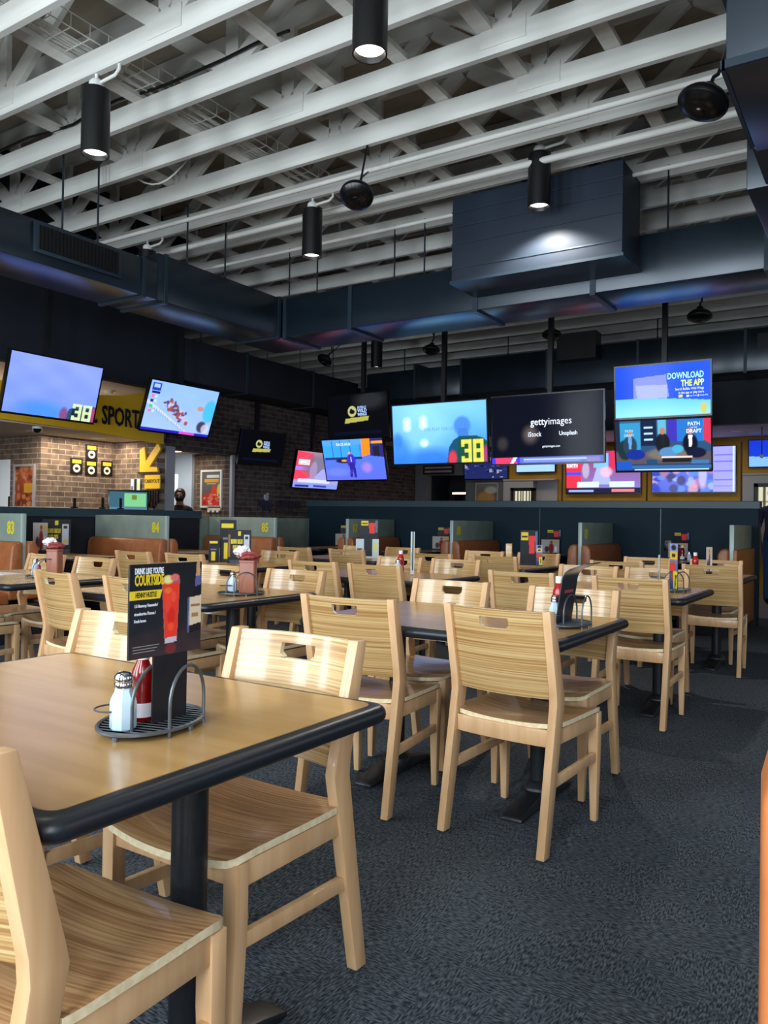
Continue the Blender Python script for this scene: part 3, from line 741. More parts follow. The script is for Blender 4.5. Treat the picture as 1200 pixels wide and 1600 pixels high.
# printed cards
def drink_menu(U, V):
    im = lerp((40,42,50), (22,24,30), V)
    tb = .24 + .16*U
    im = np.where((V < tb)[...,None], lerp((60,48,50), (40,36,42), np.clip(V/.35,0,1)), im)
    im = im + noisef(U,V,3,5,3)[...,None]
    G = .72 + (U-.56)/.80
    im = quad(im,G,V,[(.61,.14),(.83,.15),(.87,.82),(.55,.81)],(206,106,116),.8)
    im = quad(im,G,V,[(.62,.18),(.82,.19),(.86,.78),(.57,.77)],(234,58,40))
    im = blob(im,G,V,.72,.42,.07,.09,(206,34,30),.6); im = blob(im,G,V,.76,.63,.05,.06,(250,96,62),.6); im = blob(im,G,V,.66,.58,.05,.12,(246,80,58),.5); im = blob(im,G,V,.72,.30,.05,.05,(250,100,60),.6)
    im = quad(im,G,V,[(.615,.12),(.83,.13),(.82,.19),(.62,.18)],(196,190,206))
    im = blob(im,G,V,.66,.82,.10,.05,(226,206,110),1,.2); im = blob(im,G,V,.66,.82,.065,.033,(240,226,160),1,.2); im = blob(im,G,V,.78,.84,.08,.04,(226,110,110)); im = blob(im,G,V,.66,.70,.07,.035,(240,130,60),.7,.3)
    im = blob(im,G,V,.72,.06,.10,.06,(140,46,46),.7)
    # bottle at the right
    im = quad(im,U,V,[(.80,.20),(1,.22),(1,.72),(.83,.64)],(34,24,34)); im = quad(im,U,V,[(.88,.60),(1,.6),(1,.80),(.91,.80)],(26,22,34)); im = quad(im,U,V,[(.91,.80),(.98,.80),(.975,1),(.925,1)],(196,150,112)); im = quad(im,U,V,[(.90,.72),(.99,.74),(.985,.84),(.91,.84)],(90,92,150))
    im = quad(im,U,V,[(.81,.28),(1,.31),(1,.62),(.82,.60)],(214,196,168)); im = rect(im,U,V,.84,.98,.50,.52,(150,110,80)); im = rect(im,U,V,.86,.96,.38,.42,(170,120,80)); im = rect(im,U,V,.80,.83,.2,.6,(110,120,170),.7)
    return im
def menu_full(U, V): return drink_menu(U, V)
def menu_stack(U, V):
    im = blank(U,(18,20,26))
    im = rect(im,U,V,.70,.92,.25,.85,(190,196,206)); im = rect(im,U,V,.74,.88,.72,.80,(30,32,38))
    im = rect(im,U,V,.73,.89,.3,.40,(206,190,110)); im = rect(im,U,V,.02,.10,.2,.85,(150,104,60))
    im = rect(im,U,V,.44,.56,.83,.95,(222,206,60)); im = rect(im,U,V,.14,.64,.60,.72,(226,206,50)); im = rect(im,U,V,.22,.58,.42,.54,(226,206,50))
    for i in range(11): im = rect(im,U,V,.17+.044*i,.182+.044*i,.60+.03*(i%2),.72,(22,22,26)); im = rect(im,U,V,.25+.044*min(i,7),.262+.044*min(i,7),.42,.51+.03*(i%2),(22,22,26))
    im = rect(im,U,V,.395,.42,.60,.72,(18,20,26)); im = rect(im,U,V,.39,.41,.42,.54,(18,20,26))
    im = rect(im,U,V,.42,.54,.22,.36,(170,180,220)); im = rect(im,U,V,.1,.95,.0,.1,(70,74,84))
    return im
def menu_side(U, V):
    im = blank(U,(18,20,26)); im = rect(im,U,V,.1,.8,.82,.92,(226,206,50)); im = rect(im,U,V,.25,.6,.1,.45,(222,200,50)); im = rect(im,U,V,.2,.7,.55,.6,(120,120,130))
    return im
def menu_bottle(U, V):
    im = blank(U,(30,34,44)); im = rect(im,U,V,.05,.45,.72,.95,(220,196,60)); im = rect(im,U,V,.08,.42,.80,.84,(40,36,30))
    im = quad(im,U,V,[(.52,.35),(.80,.35),(.85,.85),(.48,.85)],(226,60,60)); im = rect(im,U,V,.86,.97,.4,.97,(90,110,140)); im = rect(im,U,V,.0,1,.0,.3,(24,28,38))
    return im
def photo_card(U, V):
    im = blank(U,(176,166,160)); im = blob(im,U,V,.3,.35,.12,.2,(60,46,50)); im = blob(im,U,V,.55,.42,.14,.34,(130,20,30)); im = blob(im,U,V,.8,.35,.08,.22,(222,226,232))
    im = rect(im,U,V,0,1,0,.12,(40,36,40)); im = blob(im,U,V,.75,.85,.18,.08,(196,160,70)); im = rect(im,U,V,.50,.6,.78,.92,(90,60,60))
    return im
def colour_strip(U, V):
    im = lerp((40,60,110),(150,170,220),V); im = rect(im,U,V,.05,.95,.66,.84,(226,190,60)); im = rect(im,U,V,.3,.7,.72,.79,(60,50,40)); im = blob(im,U,V,.4,.5,.4,.12,(214,70,60)); im = blob(im,U,V,.6,.3,.4,.1,(190,80,60)); im = rect(im,U,V,.5,.98,.05,.4,(222,214,40)); im = rect(im,U,V,.7,.8,.12,.34,(60,60,30)); im = blob(im,U,V,.5,.92,.3,.06,(40,44,52))
    return im
def white_card(U, V):
    im = blank(U,(190,206,214)); im = rect(im,U,V,.34,.70,.1,1,(26,30,40)); im = rect(im,U,V,.75,.95,.4,.8,(210,206,120)); im = rect(im,U,V,.05,.28,.2,.5,(90,100,110))
    return im
def dark_card(U, V): return blank(U,(30,32,38))
def card(name, label, cat, x, y, z, w, h, fn, rot=0, tilt=0, t=.004, nx=30, ny=40, group=None, fb=None):
    o = solo(name, paintcard(w, h, t, fn, nx, ny, fb), M['print'], label, cat, (x,y,z), rad(rot), group, smooth=False)
    o.rotation_euler = (rad(tilt), 0, rad(rot)); return o

# ---- nearest table: caddy, salt, ketchup, tall drink menu
cx, cy = -1.300, 1.135
caddy(cx, cy, 'grey wire condiment caddy with oval tray on the nearest table', 106)
salt(-1.290, 1.052, 'glass salt shaker with chrome lid in the caddy on the nearest table')
ketchup(-1.312, 1.118, 'red ketchup bottle half hidden behind the drink menu on the nearest table', TH+.016, .80, True)
mn = thing('drink_menu', 'tall black drink menu with red lemonade picture standing in the nearest caddy', 'menu', (-1.270, 1.153, TH+.017), 0, 'printed table menus', (0,0,rad(90)))
mw, mh, ZP = .192, .189, .136
b_ = paintcard(.092, ZP+.01, .004, lambda U,V: lerp((34,32,36),(30,30,36),V)+noisef(U,V,2,3,8)[...,None], 12, 12)
part('lower_sleeve', at(b_, 0, 0, 0), M['print'], mn, smooth=False)
pm = part('menu_page', at(paintcard(mw, mh, .005, drink_menu, 130, 110), -.013, 0, ZP), M['print'], mn, smooth=False)
def mt(s, size, u, v, m, bold=0, sx=1, al='LEFT'): part('lettering', at(text(s, size, .0003, bold, sx, al), -.013+(u-.5)*mw, -.0032, ZP+v*mh), M[m], pm, smooth=False)
mt('DRINK LIKE YOU\'RE', .0165, .06, .925, 'pwhite', .03, .50)
mt('COURTSIDE', .030, .06, .825, 'pyel', .03, .46)
def pr(u0, u1, v0, v1, m, name, sk=0): part(name, MB().prism([(-.013+(u0-.5)*mw, ZP+v0*mh), (-.013+(u1-.5)*mw, ZP+v0*mh), (-.013+(u1-.5+sk)*mw, ZP+v1*mh), (-.013+(u0-.5)*mw, ZP+v1*mh)], -.0031, -.0027, 'y'), M[m], pm, smooth=False)
pr(0, .40, .625, .72, 'pyel', 'title_banner', .03)
mt('HENNY HUSTLE', .0145, .07, .672, 'pblack', .02, .52)
mt('1.5 Hennessy / lemonade /', .009, .06, .56, 'pwhite', .01, .62); mt('strawberries / lemon /', .009, .06, .475, 'pwhite', .01, .66); mt('Fresh lemon', .009, .06, .40, 'pwhite', .01, .66)
for i in range(3): pr(.05, .40-.03*i, .125-.03*i, .132-.03*i, 'greytrim', 'fine_print')

# ---- second aisle table: caddy with ketchup, salt and curled menu
c2 = (-1.165, 3.25)
caddy(c2[0], c2[1], 'grey wire condiment caddy beside the ketchup on the second aisle table', 92)
salt(-1.225, 3.26, 'glass salt shaker on the second aisle table behind the middle chair', TH+.016)
ketchup(-1.235, 3.335, 'red ketchup bottle with white cap standing on the second aisle table', TH+.016, 1.0)
cur = MB(); nn = 22; rings = []; yy_, zz_ = 0.0, .0
for i in range(nn+1):
    t = i/nn; ang_ = rad(8 + 62*min(max((t-.55)/.22,0),1))
    rings.append([(-.085,yy_,zz_),(.085,yy_,zz_),(.085,yy_+.004*math.cos(ang_),zz_-.004*math.sin(ang_)),(-.085,yy_+.004*math.cos(ang_),zz_-.004*math.sin(ang_))])
    yy_ += .32/nn*math.sin(ang_); zz_ += .32/nn*math.cos(ang_)
cm = thing('curled_menu', 'dark menu with its top curling over, in the caddy on the second aisle table', 'menu', (-1.185, 3.25, TH+.017), rad(-92), 'printed table menus')
part('page', MB().loft(rings), mat('menu_dark_page',(44,48,58),.25), cm)
part('red_patch', MB().box(-.05,.04,.016,.0235,.125,.165), M['redpaper'], cm, smooth=False)

# ---- second column table: caddy, salt, ketchup, brown napkin holder with crumpled paper
def crumple(r, seed, sz=.5):
    g = np.random.default_rng(seed); mb = MB().sphere((0,0,0), r, 8, 1.25, 1, sz)
    mb.v = [tuple(np.array(p) * (1 + g.uniform(-.28,.28))) for p in mb.v]; return mb
def holder(x, y, label, rot, plab):
    t = thing('napkin_holder', label, 'napkin holder', (x, y, TH+.016), rad(rot), 'brown napkin holders')
    part('holder_body', MB().prism(rrect(.045,.035,.012), 0, .17, 'z'), M['brownbox'], t, bevel=.004)
    part('lid', MB().prism(rrect(.047,.037,.012), .17, .182, 'z'), M['brownbox'], t)
    s = thing('crumpled_wrapper', plab, 'wrapper', (x, y, TH+.016+.21), .4, 'crumpled paper wrappers')
    part('red_paper', crumple(.052, 3, .45), M['redpaper'], s, smooth=False); part('white_paper', at(crumple(.038, 9, .8), -.035, .0, .018), M['paper'], s, smooth=False)
caddy(-3.10, 3.33, 'grey wire caddy under the brown napkin holder right of the drink menu', 60)
salt(-3.185, 3.35, 'glass salt shaker standing left of the brown napkin holder right of the drink menu', TH+.016, 1.0)
ketchup(-3.15, 3.40, 'red ketchup bottle behind the brown napkin holder right of the drink menu', TH+.016, .95)
holder(-3.06, 3.34, 'brown napkin holder topped with crumpled paper, right of the drink menu', 30, 'crumpled red and white paper on the napkin holder right of the drink menu')
caddy(-4.93, 3.35, 'dark wire caddy holding salt and napkin holder on the left edge table', 60)
salt(-4.985, 3.30, 'glass salt shaker on the left edge table in front of the napkin holder', TH+.016, 1.05)
ketchup(-4.925, 3.285, 'short red sauce bottle beside the salt on the left edge table', TH+.016, .5)
holder(-4.86, 3.36, 'brown napkin holder topped with crumpled paper on the left edge table', 20, 'crumpled pale paper heaped on the left edge table napkin holder')
solo('paper_menu', MB().box(-.12,.12,-.09,.09,0,.004), M['paper'], 'flat paper lying on the left edge table', 'paper', (-5.45,3.33,TH+.0016), .2)

# ---- other menus on dining tables
card('menu_card','colourful upright menu strip on the third aisle table','menu',-1.205,5.33,TH+.012,.10,.30,colour_strip,-48,0,group='printed table menus')
card('menu_card','white edged menu leaning beside the colourful strip on the third aisle table','menu',-1.33,5.47,TH+.012,.012,.22,white_card,-20,0,nx=4,group='printed table menus')
caddy(-1.22, 5.36, 'wire caddy below the colourful upright menu on the third aisle table', 60)
ketchup(-3.32, 5.40, 'far red ketchup bottle with white cap on the middle purple-lit table', TH+.016, .95)
salt(-3.31, 5.345, 'salt shaker in front of the far ketchup on the middle purple-lit table', TH+.016, 1)
card('menu_card','menu seen edge on beside the far ketchup bottle','menu',-3.20,5.38,TH+.012,.03,.335,white_card,30,0,nx=6,group='printed table menus')
card('menu_board','black menu board with yellow print and phone picture, front one of two','menu',-5.07,5.41,TH+.012,.215,.31,menu_stack,33,0,nx=60,ny=60,group='printed table menus')
card('menu_board','black menu board seen at an angle, rear one of two behind the front board','menu',-5.27,5.47,TH+.012,.15,.40,menu_side,40,0,group='printed table menus')
card('menu_board','narrow black menu board at the left of the pair of menu boards','menu',-5.34,5.36,TH+.012,.10,.22,menu_side,40,0,group='printed table menus')
card('menu_card','menu card with red drink picture above the white menu stand','menu',-5.02,7.47,TH+.20,.20,.235,menu_bottle,28,0,group='printed table menus')
card('menu_stand','white menu stand with a dark strip on the far table below bench 87','menu stand',-5.02,7.44,TH+.0016,.26,.215,white_card,28,0,t=.02,group='printed table menus')
card('menu_card','upright menu with red drink picture on the dark far table','menu',-3.03,7.33,TH+.012,.17,.345,menu_bottle,28,0,group='printed table menus')
card('menu_card','yellow edged small menu right of the red drink menu on the dark far table','menu',-2.93,7.35,TH+.012,.06,.20,colour_strip,28,0,group='printed table menus')
solo('wood_block', MB().box(-.03,.03,-.03,.03,0,.22), M['zback'], 'pale wooden menu block at the left of the dark far table', 'menu block', (-3.20,7.24,TH+.0016), .3, bevel=.004)

# ================================================================== booths
def bench_mesh(L, sides=(-1,1)):
    """bench running from x=-L (wall) to x=0 (aisle); panel in the plane y=0."""
    out = {}
    out['panel'] = MB().box(-L, -.06, -.022, .022, .40, 1.2)
    out['edge'] = MB().box(-.06, -.035, -.024, .024, .40, 1.2)
    for s in sides:
        prof = [(s*.024,.40),(s*.024,.925),(s*.06,.945),(s*.11,.93),(s*.135,.88),(s*.165,.50),(s*.165,.40)]
        out['back%d' % s] = MB().prism(prof, -L+.01, 0, 'x')
        out['cush%d' % s] = MB().prism([(s*.15,.36),(s*.60,.36),(s*.62,.40),(s*.60,.46),(s*.15,.47)], -L+.01, -.005, 'x')
        out['base%d' % s] = MB().box(-L+.01, -.02, min(s*.03,s*.55), max(s*.03,s*.55), 0, .36)
    return out
def bench(label, loc, rot, L, num, sides=(-1,1), numside=-1):
    t = thing('booth_bench', label, 'bench', loc, rot, 'tan leather booth benches')
    B = bench_mesh(L, sides)
    part('divider_panel', B['panel'], M['panel'], t, bevel=.004); part('panel_edge', B['edge'], M['panel_edge'], t, bevel=.006)
    for s in sides:
        part('backrest', B['back%d' % s], M['leather'], t, bevel=.02, seg=3); part('seat_cushion', B['cush%d' % s], M['leather'], t, bevel=.02, seg=3)
        part('base', B['base%d' % s], M['navy'], t, bevel=.005)
    if sides == (-1,):
        part('back_board', MB().box(-L+.01, 0, .022, .06, .08, .93), M['leather'], t, bevel=.008)
    if num:
        k = text(num, .165, .001, .035, .72)
        if numside < 0: k = at(k, -.21, -.0235, 1.06)
        else: k = k.xf(Matrix.Rotation(PI, 4, 'Z')); k = at(k, -.20, .0235, 1.06)
        part('bench_number', k, M['numyellow'], t, smooth=False)
    return t
bench('tan leather booth bench at the left edge with yellow number 83 on its grey panel', (-6.80,4.40,0), 0, 1.34, '83')
bench('tan leather booth bench with yellow number 84 on its grey panel', (-6.87,6.20,0), 0, 1.28, '84')
bench('tan leather booth bench with yellow number 85 on its grey panel, before the brick wall', (-6.90,8.10,0), 0, 1.25, '85')
# benches along the back half wall: x of the bench points towards the camera
for n, x, lab in (('87',-6.50,'brown leather booth bench with yellow number 87 against the teal half wall'),('88',-4.84,'brown leather booth bench with yellow number 88 against the teal half wall'),
                  ('89',-3.13,'brown leather booth bench with half hidden yellow number 89 against the teal half wall'),('',-1.47,'brown leather booth bench without number at the right end of the teal half wall')):
    bench(lab, (x, 9.08, 0), -PI/2, 1.26, n, (-1,1) if n else (-1,), 1)
def booth_table(loc, rot, label, L=1.2, W=.72):
    t = thing('booth_table', label, 'table', loc, rot, 'booth tables')
    part('tabletop', MB().prism(rrect(L/2-.02, W/2-.02, .03), .725, .7615, 'z'), M['lam'], t, smooth=False)
    part('edge_band', edge_mb(L, W, .05).xf(Matrix.Translation((0,0,.76))), M['blackedge'], t)
    part('column', MB().lathe([(.04,.02),(.04,.72)], 16), M['iron'], t); part('base', MB().lathe([(.25,0),(.24,.02),(.06,.05),(.04,.06)], 24), M['iron'], t)
    return t
for y, lab in ((5.30,'booth table between benches 83 and 84'),(7.15,'booth table between benches 84 and 85')): booth_table((-7.50,y,0), 0, lab, 1.25, .66)
for x, lab in ((-7.3,'booth table in the dark corner left of bench 87'),(-5.67,'booth table between benches 87 and 88'),(-3.98,'booth table between benches 88 and 89'),(-2.30,'booth table left of the rightmost bench')): booth_table((x,9.72,0), PI/2, lab, 1.2, .6)
card('menu_board','black menu board with yellow print and phone picture behind bench 83','menu',-7.93,5.50,.763,.30,.38,menu_stack,55,0,nx=60,ny=60,group='printed table menus')
card('menu_card','narrow photo menu peeking out beside the panel numbered 83','menu',-7.93,5.30,.763,.15,.34,photo_card,55,0,group='printed table menus')
def stand(x, y, rot, lab, top):
    card('menu_card', lab + ', lower bottle card', 'menu', x, y, .763, .24, .20, photo_card, rot, 0, group='printed table menus')
    if top: card('menu_card', lab + ', upper card', 'menu', x+.03, y+.05, .95, .19, .15, menu_bottle, rot, 0, group='printed table menus')
stand(-7.35,10.20,35,'menus on the dark corner booth table left of bench 87',True)
stand(-5.62,10.25,30,'menus on the booth table just left of bench 88',True)
stand(-3.93,10.25,30,'menus on the booth table left of bench 89',True)
stand(-2.27,10.25,30,'menus standing before the outlet on the teal half wall',True)
ketchup(-2.18,10.08,'dark ketchup bottle by the menus near the wall outlet',.763,.95,True); salt(-2.10,10.08,'salt shaker by the menus near the wall outlet',.763,1)
ketchup(-1.53,8.85,'red ketchup bottle in front of the rightmost bench',.763,1) if False else None
ketchup(-1.50,7.45,'red ketchup bottle on the farthest aisle table by the rightmost bench',TH+.0016,1)
card('menu_card','thin menu beside the ketchup on the farthest aisle table','menu',-1.38,7.43,TH+.0016,.05,.24,photo_card,15,0,nx=10,group='printed table menus')
o = thing('wall_outlet','black electric outlet on the teal half wall','outlet',(-2.42,10.37,.93)); part('cover_plate', MB().box(-.045,.045,-.012,0,-.07,.07), M['blackgloss'], o, bevel=.004)
for z in (-.03,.03): part('socket', MB().box(-.018,.018,-.016,-.012,z-.018,z+.018), M['black'], o, bevel=.003)
# near right bench whose end cap fills the right edge
t = thing('booth_bench','bright orange tan leather bench end at the right edge of the photo','bench',(-.147,1.16,0),rad(8))
t2 = MB().prism([(0,.05),(.0,.86),(.012,.91),(.04,.935),(.10,.94),(.5,.94),(.5,.05)], -.10, .06, 'y')
part('backrest', t2, M['orange_leather'], t, bevel=.03, seg=4)
pp = MB().tube([(.035,-.102,.1),(.035,-.102,.55),(.045,-.104,.60),(.08,-.106,.63)], .004, 6); part('piping', pp, M['orange_leather'], t)
part('base', MB().box(.05,.5,-.05,.05,0,.06), M['navy'], t)

# ================================================================== screens
def tv(label, c, yaw, tilt, w, fn, letters=(), nx=150, ny=84, h=None, pole=None, m='screen', brand=True):
    h = h or w*9/16
    t = thing('wall_screen' if pole is None else 'hanging_screen', label, 'tv', c, 0, 'television screens', (rad(tilt), 0, rad(yaw)))
    b = .016
    part('housing', MB().box(-w/2-b, w/2+b, .004, .05, -h/2-b, h/2+b).box(-w*.32, w*.32, .05, .085, -h*.32, h*.30), M['blackgloss'], t, bevel=.004)
    g = paintgrid(w, h, fn, nx, ny, 0); g.v = [(x,0,z-h/2) for x,y,z in g.v]
    sc = part('screen', g, M[m], t, smooth=False)
    bz = MB()
    bz.box(-w/2-b,w/2+b,-.004,.004,h/2,h/2+b); bz.box(-w/2-b,w/2+b,-.004,.004,-h/2-b*1.4,-h/2); bz.box(-w/2-b,-w/2,-.004,.004,-h/2,h/2); bz.box(w/2,w/2+b,-.004,.004,-h/2,h/2)
    part('bezel', bz, M['blackgloss'], t, smooth=False)
    for s, size, u, v, mm, bold, sx, al in letters:
        part('lettering', at(text(s, size*h, .0002, bold, sx, al), (u-.5)*w, -.004, (v-.5)*h), M[mm], sc, smooth=False)
    W = world_inv(t); Cv = Vector(c)
    Rm = t.rotation_euler.to_matrix(); bk = Cv + Rm @ Vector((0, .07, 0))
    if pole is not None:
        ph = MB(); top = pole; nb = Rm @ Vector((0,1,0)); nb.z = 0; nb.normalize(); q = bk + nb*.07
        ph.box(q.x-.03, q.x+.03, q.y-.03, q.y+.03, q.z-.1, top); ph.bar(bk + nb*.012, q, .12, .16)
        part('mount_pole', ph.xf(W), M['black'], t, smooth=False)
    return t
def digits38(im, U, V, x0, x1, y0, y1, col, a=1):
    w = (x1-x0)*.46; s = w*.30; h = y1-y0; th = h*.17
    xs = [x0, x0+w+(x1-x0)*.08]
    for k, x in enumerate(xs):
        im = rect(im,U,V,x,x+w,y1-th,y1,col,a); im = rect(im,U,V,x+(0 if k else s),x+w,y0+h*.42,y0+h*.42+th,col,a); im = rect(im,U,V,x,x+w,y0,y0+th,col,a)
        im = rect(im,U,V,x+w-s,x+w,y0,y1,col,a)
        im = rect(im,U,V,x,x+s,y0 if k else y1-h*.3,y1,col,a)
        if not k: im = rect(im,U,V,x,x+s,y0,y0+h*.28,col,a)
    return im
def pic_blue38(bright):
    def f(U, V):
        top = (116,190,255) if bright else (126,146,240); lo = (52,128,250) if bright else (110,138,238)
        im = lerp(lo, top, np.clip(V*1.1,0,1)); im = im + noisef(U,V,1.5,12,4)[...,None]
        if bright:
            im = blob(im,U,V,.35,.60,.30,.5,(150,214,255),.6,.95)
            for u, v in ((.16,.72),(.16,.62),(.34,.73),(.34,.64),(.345,.34)): im = blob(im,U,V,u,v,.04,.065,(205,250,255),1,.9)
            im = blob(im,U,V,.05,.40,.05,.12,(50,110,215),.6,.8); im = blob(im,U,V,.08,.18,.10,.25,(46,112,226),.6,.9)
            im = blob(im,U,V,.75,.60,.085,.155,(70,128,214),.95,.35); im = quad(im,U,V,[(.70,.40),(.82,.40),(.80,.56),(.71,.56)],(60,118,200),.9)
        im = blob(im,U,V,.42,.06,.25,.18,(40,104,230) if bright else (52,128,220),.7,.9)
        g = (22,70,96) if bright else (36,60,90)
        bl = quad(im,U,V,[(.585,.0),(.61,.26),(.66,.38),(.72,.43),(.90,.43),(.97,.38),(1,.33),(1,0)],g,.95) if bright else quad(im,U,V,[(.66,.0),(.70,.18),(.76,.24),(1,.28),(1,0)],g,.9)
        im = bl
        im = quad(im,U,V,[(.69,.0),(1,.0),(1,.34),(.95,.40),(.71,.40)] if bright else [(.72,0),(1,0),(1,.22),(.74,.20)],(20,76,58) if bright else (14,40,40),.95)
        im = blob(im,U,V,.645,.07,.045,.13,(214,56,76) if bright else (120,70,120),.95,.5); im = blob(im,U,V,.985,.12,.03,.15,(170,60,120),.9,.5)
        im = digits38(im,U,V,.735,.965,-.0 if bright else -.0,.37 if bright else .29,(216,208,84) if bright else (196,214,170),.95)
        return im
    return f
def pic_race(U, V):
    im = lerp((150,178,238),(132,172,240),V) + noisef(U,V,2,6,2)[...,None]
    im = quad(im,U,V,[(.0,.55),(.62,.06),(.66,.06),(.0,.62)],(196,206,240),.8)
    for i in range(16):
        u = .05+.036*i; im = rect(im,U,V,u,u+.006,max(.03,.50-.78*(u)),.58-.78*u,(120,130,180))
    g = np.random.default_rng(3)
    for i in range(42):
        s = g.uniform(0,1); u = .30+.30*s+g.normal(0,.03); v = .60-.32*s+g.normal(0,.05)
        im = blob(im,U,V,u,v,g.uniform(.012,.03),g.uniform(.02,.05),[(96,56,66),(130,70,76),(70,60,110),(190,170,200),(150,70,60)][i%5],.9,.3)
    im = blob(im,U,V,.93,.55,.10,.24,(60,170,210),.9,.3); im = blob(im,U,V,.86,.20,.07,.12,(50,44,60),.9); im = blob(im,U,V,.92,.17,.06,.10,(190,190,210),.8); im = blob(im,U,V,.78,.58,.05,.05,(190,120,110),.9)
    im = rect(im,U,V,0,1,0,.055,(36,30,170)); im = rect(im,U,V,.55,.78,0,.05,(200,70,190))
    im = rect(im,U,V,.03,.15,.80,.96,(30,60,170)); im = rect(im,U,V,.05,.13,.86,.93,(150,180,250)); im = rect(im,U,V,.04,.15,.75,.79,(20,30,110))
    for i, c in enumerate(((220,110,130),(40,50,120),(60,190,110),(220,110,150))): im = rect(im,U,V,.045,.085,.66-.10*i,.72-.10*i,c); im = rect(im,U,V,.10,.13,.66-.10*i,.72-.10*i,(180,200,245))
    return im
def pic_logo(U, V):
    im = blank(U,(7,9,16)); im = quad(im,U,V,[(.28,.36),(.68,.40),(.70,.50),(.30,.47)],(214,210,96))
    im = blob(im,U,V,.415,.625,.075,.125,(226,228,150),1,.1); im = blob(im,U,V,.415,.615,.045,.05,(24,26,30),1,.2); im = blob(im,U,V,.40,.655,.02,.035,(24,26,30),1,.2); im = rect(im,U,V,.395,.405,.56,.6,(24,26,30)); im = rect(im,U,V,.43,.44,.56,.6,(24,26,30))
    im = rect(im,U,V,.10,.9,.10,.17,(16,24,60),.6); return im
def pic_logo2(U, V):
    im = pic_logo(U,V); return np.maximum(im, blob(blank(U,(0,0,0)),U,V,.72,.85,.28,.22,(60,64,72),.8,.9))
def pic_studio_red(U, V):
    im = lerp((150,150,200),(160,120,140),V); im = quad(im,U,V,[(0,.2),(.45,.3),(.35,.95),(0,1)],(226,60,84)); im = rect(im,U,V,.0,.5,.48,.58,(150,120,220)); im = blob(im,U,V,.45,.62,.28,.3,(96,100,120),.7,.6)
    im = rect(im,U,V,.78,1,.5,1,(210,50,80)); im = rect(im,U,V,.05,.3,.62,.78,(240,190,200)); im = quad(im,U,V,[(.4,.25),(1,.2),(1,.5),(.6,.55)],(150,150,220)); im = blob(im,U,V,.40,.48,.08,.26,(150,130,170),.9,.3)
    im = rect(im,U,V,0,1,.0,.12,(120,140,230)); im = rect(im,U,V,.1,.8,.15,.24,(190,200,250)); im = rect(im,U,V,.05,.35,.02,.08,(40,40,110)); im = rect(im,U,V,.45,.75,.03,.09,(60,60,140)); return im
def pic_racehub(U, V):
    im = lerp((86,100,240),(70,120,236),V); im = quad(im,U,V,[(.0,.55),(.62,.55),(.60,1),(.0,1)],(54,150,236)); im = rect(im,U,V,.0,1,.86,1,(80,150,236))
    for u in (.16,.30,.46): im = rect(im,U,V,u,u+.01,.55,.98,(40,90,180))
    im = quad(im,U,V,[(.64,.56),(.78,.62),(.80,1),(.66,1)],(246,130,30)); im = quad(im,U,V,[(.78,.58),(1,.54),(1,1),(.80,1)],(40,40,110)); im = rect(im,U,V,.84,.94,.56,.80,(30,30,50)); im = rect(im,U,V,.82,1,.88,.94,(250,150,40))
    im = rect(im,U,V,.02,.64,.51,.56,(34,50,110)); im = blob(im,U,V,.36,.475,.16,.06,(30,30,60),1,.2); im = blob(im,U,V,.34,.48,.05,.03,(200,150,70),1)
    im = blob(im,U,V,.44,.64,.028,.055,(200,150,140),1); im = blob(im,U,V,.455,.47,.075,.17,(58,44,180),1,.2); im = quad(im,U,V,[(.41,.06),(.45,.06),(.48,.42),(.42,.42)],(44,34,140)); im = quad(im,U,V,[(.48,.05),(.52,.05),(.51,.42),(.46,.42)],(44,34,140)); im = rect(im,U,V,.45,.465,.45,.56,(190,200,250))
    im = blob(im,U,V,.70,.30,.08,.12,(200,130,200),.6,.8); im = blob(im,U,V,.2,.2,.2,.1,(110,130,255),.6,.8); return im
def pic_getty(U, V):
    im = blank(U,(6,9,24)); im = blob(im,U,V,.10,.30,.05,.10,(90,80,70),.5,.8); im = blob(im,U,V,.36,.42,.07,.13,(130,112,100),.6,.8)  # soft brown blobs are reflections painted into the screen picture
    im = rect(im,U,V,0,1,.0,.085,(92,110,190)); im = rect(im,U,V,.30,.97,.045,.06,(170,190,250)); im = rect(im,U,V,.30,.8,.015,.028,(130,150,230)); im = rect(im,U,V,.86,.97,.01,.06,(130,120,180))
    im = rect(im,U,V,0,.26,.0,.09,(60,60,230)); im = quad(im,U,V,[(.04,.0),(.24,.0),(.20,.09),(.03,.09)],(236,60,100)); im = quad(im,U,V,[(.17,.0),(.20,.0),(.24,.09),(.20,.09)],(240,220,240)); return im
def pic_app(U, V):
    im = lerp((24,70,206),(36,84,214),U) + noisef(U,V,1,8,7)[...,None]; im = quad(im,U,V,[(.20,.34),(.56,.34),(.55,.80),(.20,.76)],(150,150,226),.75); im = quad(im,U,V,[(.24,.32),(.58,.36),(.56,.60),(.22,.62)],(176,186,240),.6)
    arc = .36 - .14*np.clip(U-.2,0,1)**1.6; im = np.where((V < arc)[...,None], lerp((140,214,250),(96,186,250),V/.36), im); im = rect(im,U,V,0,1,0,.02,(130,190,240))
    im = rect(im,U,V,.68,.72,.335,.385,(220,220,70)); im = blob(im,U,V,.93,.12,.035,.11,(190,190,90),.9,.4); im = rect(im,U,V,.76,.78,.34,.38,(200,225,255)); im = rect(im,U,V,.87,.885,.34,.38,(200,225,255)); return im
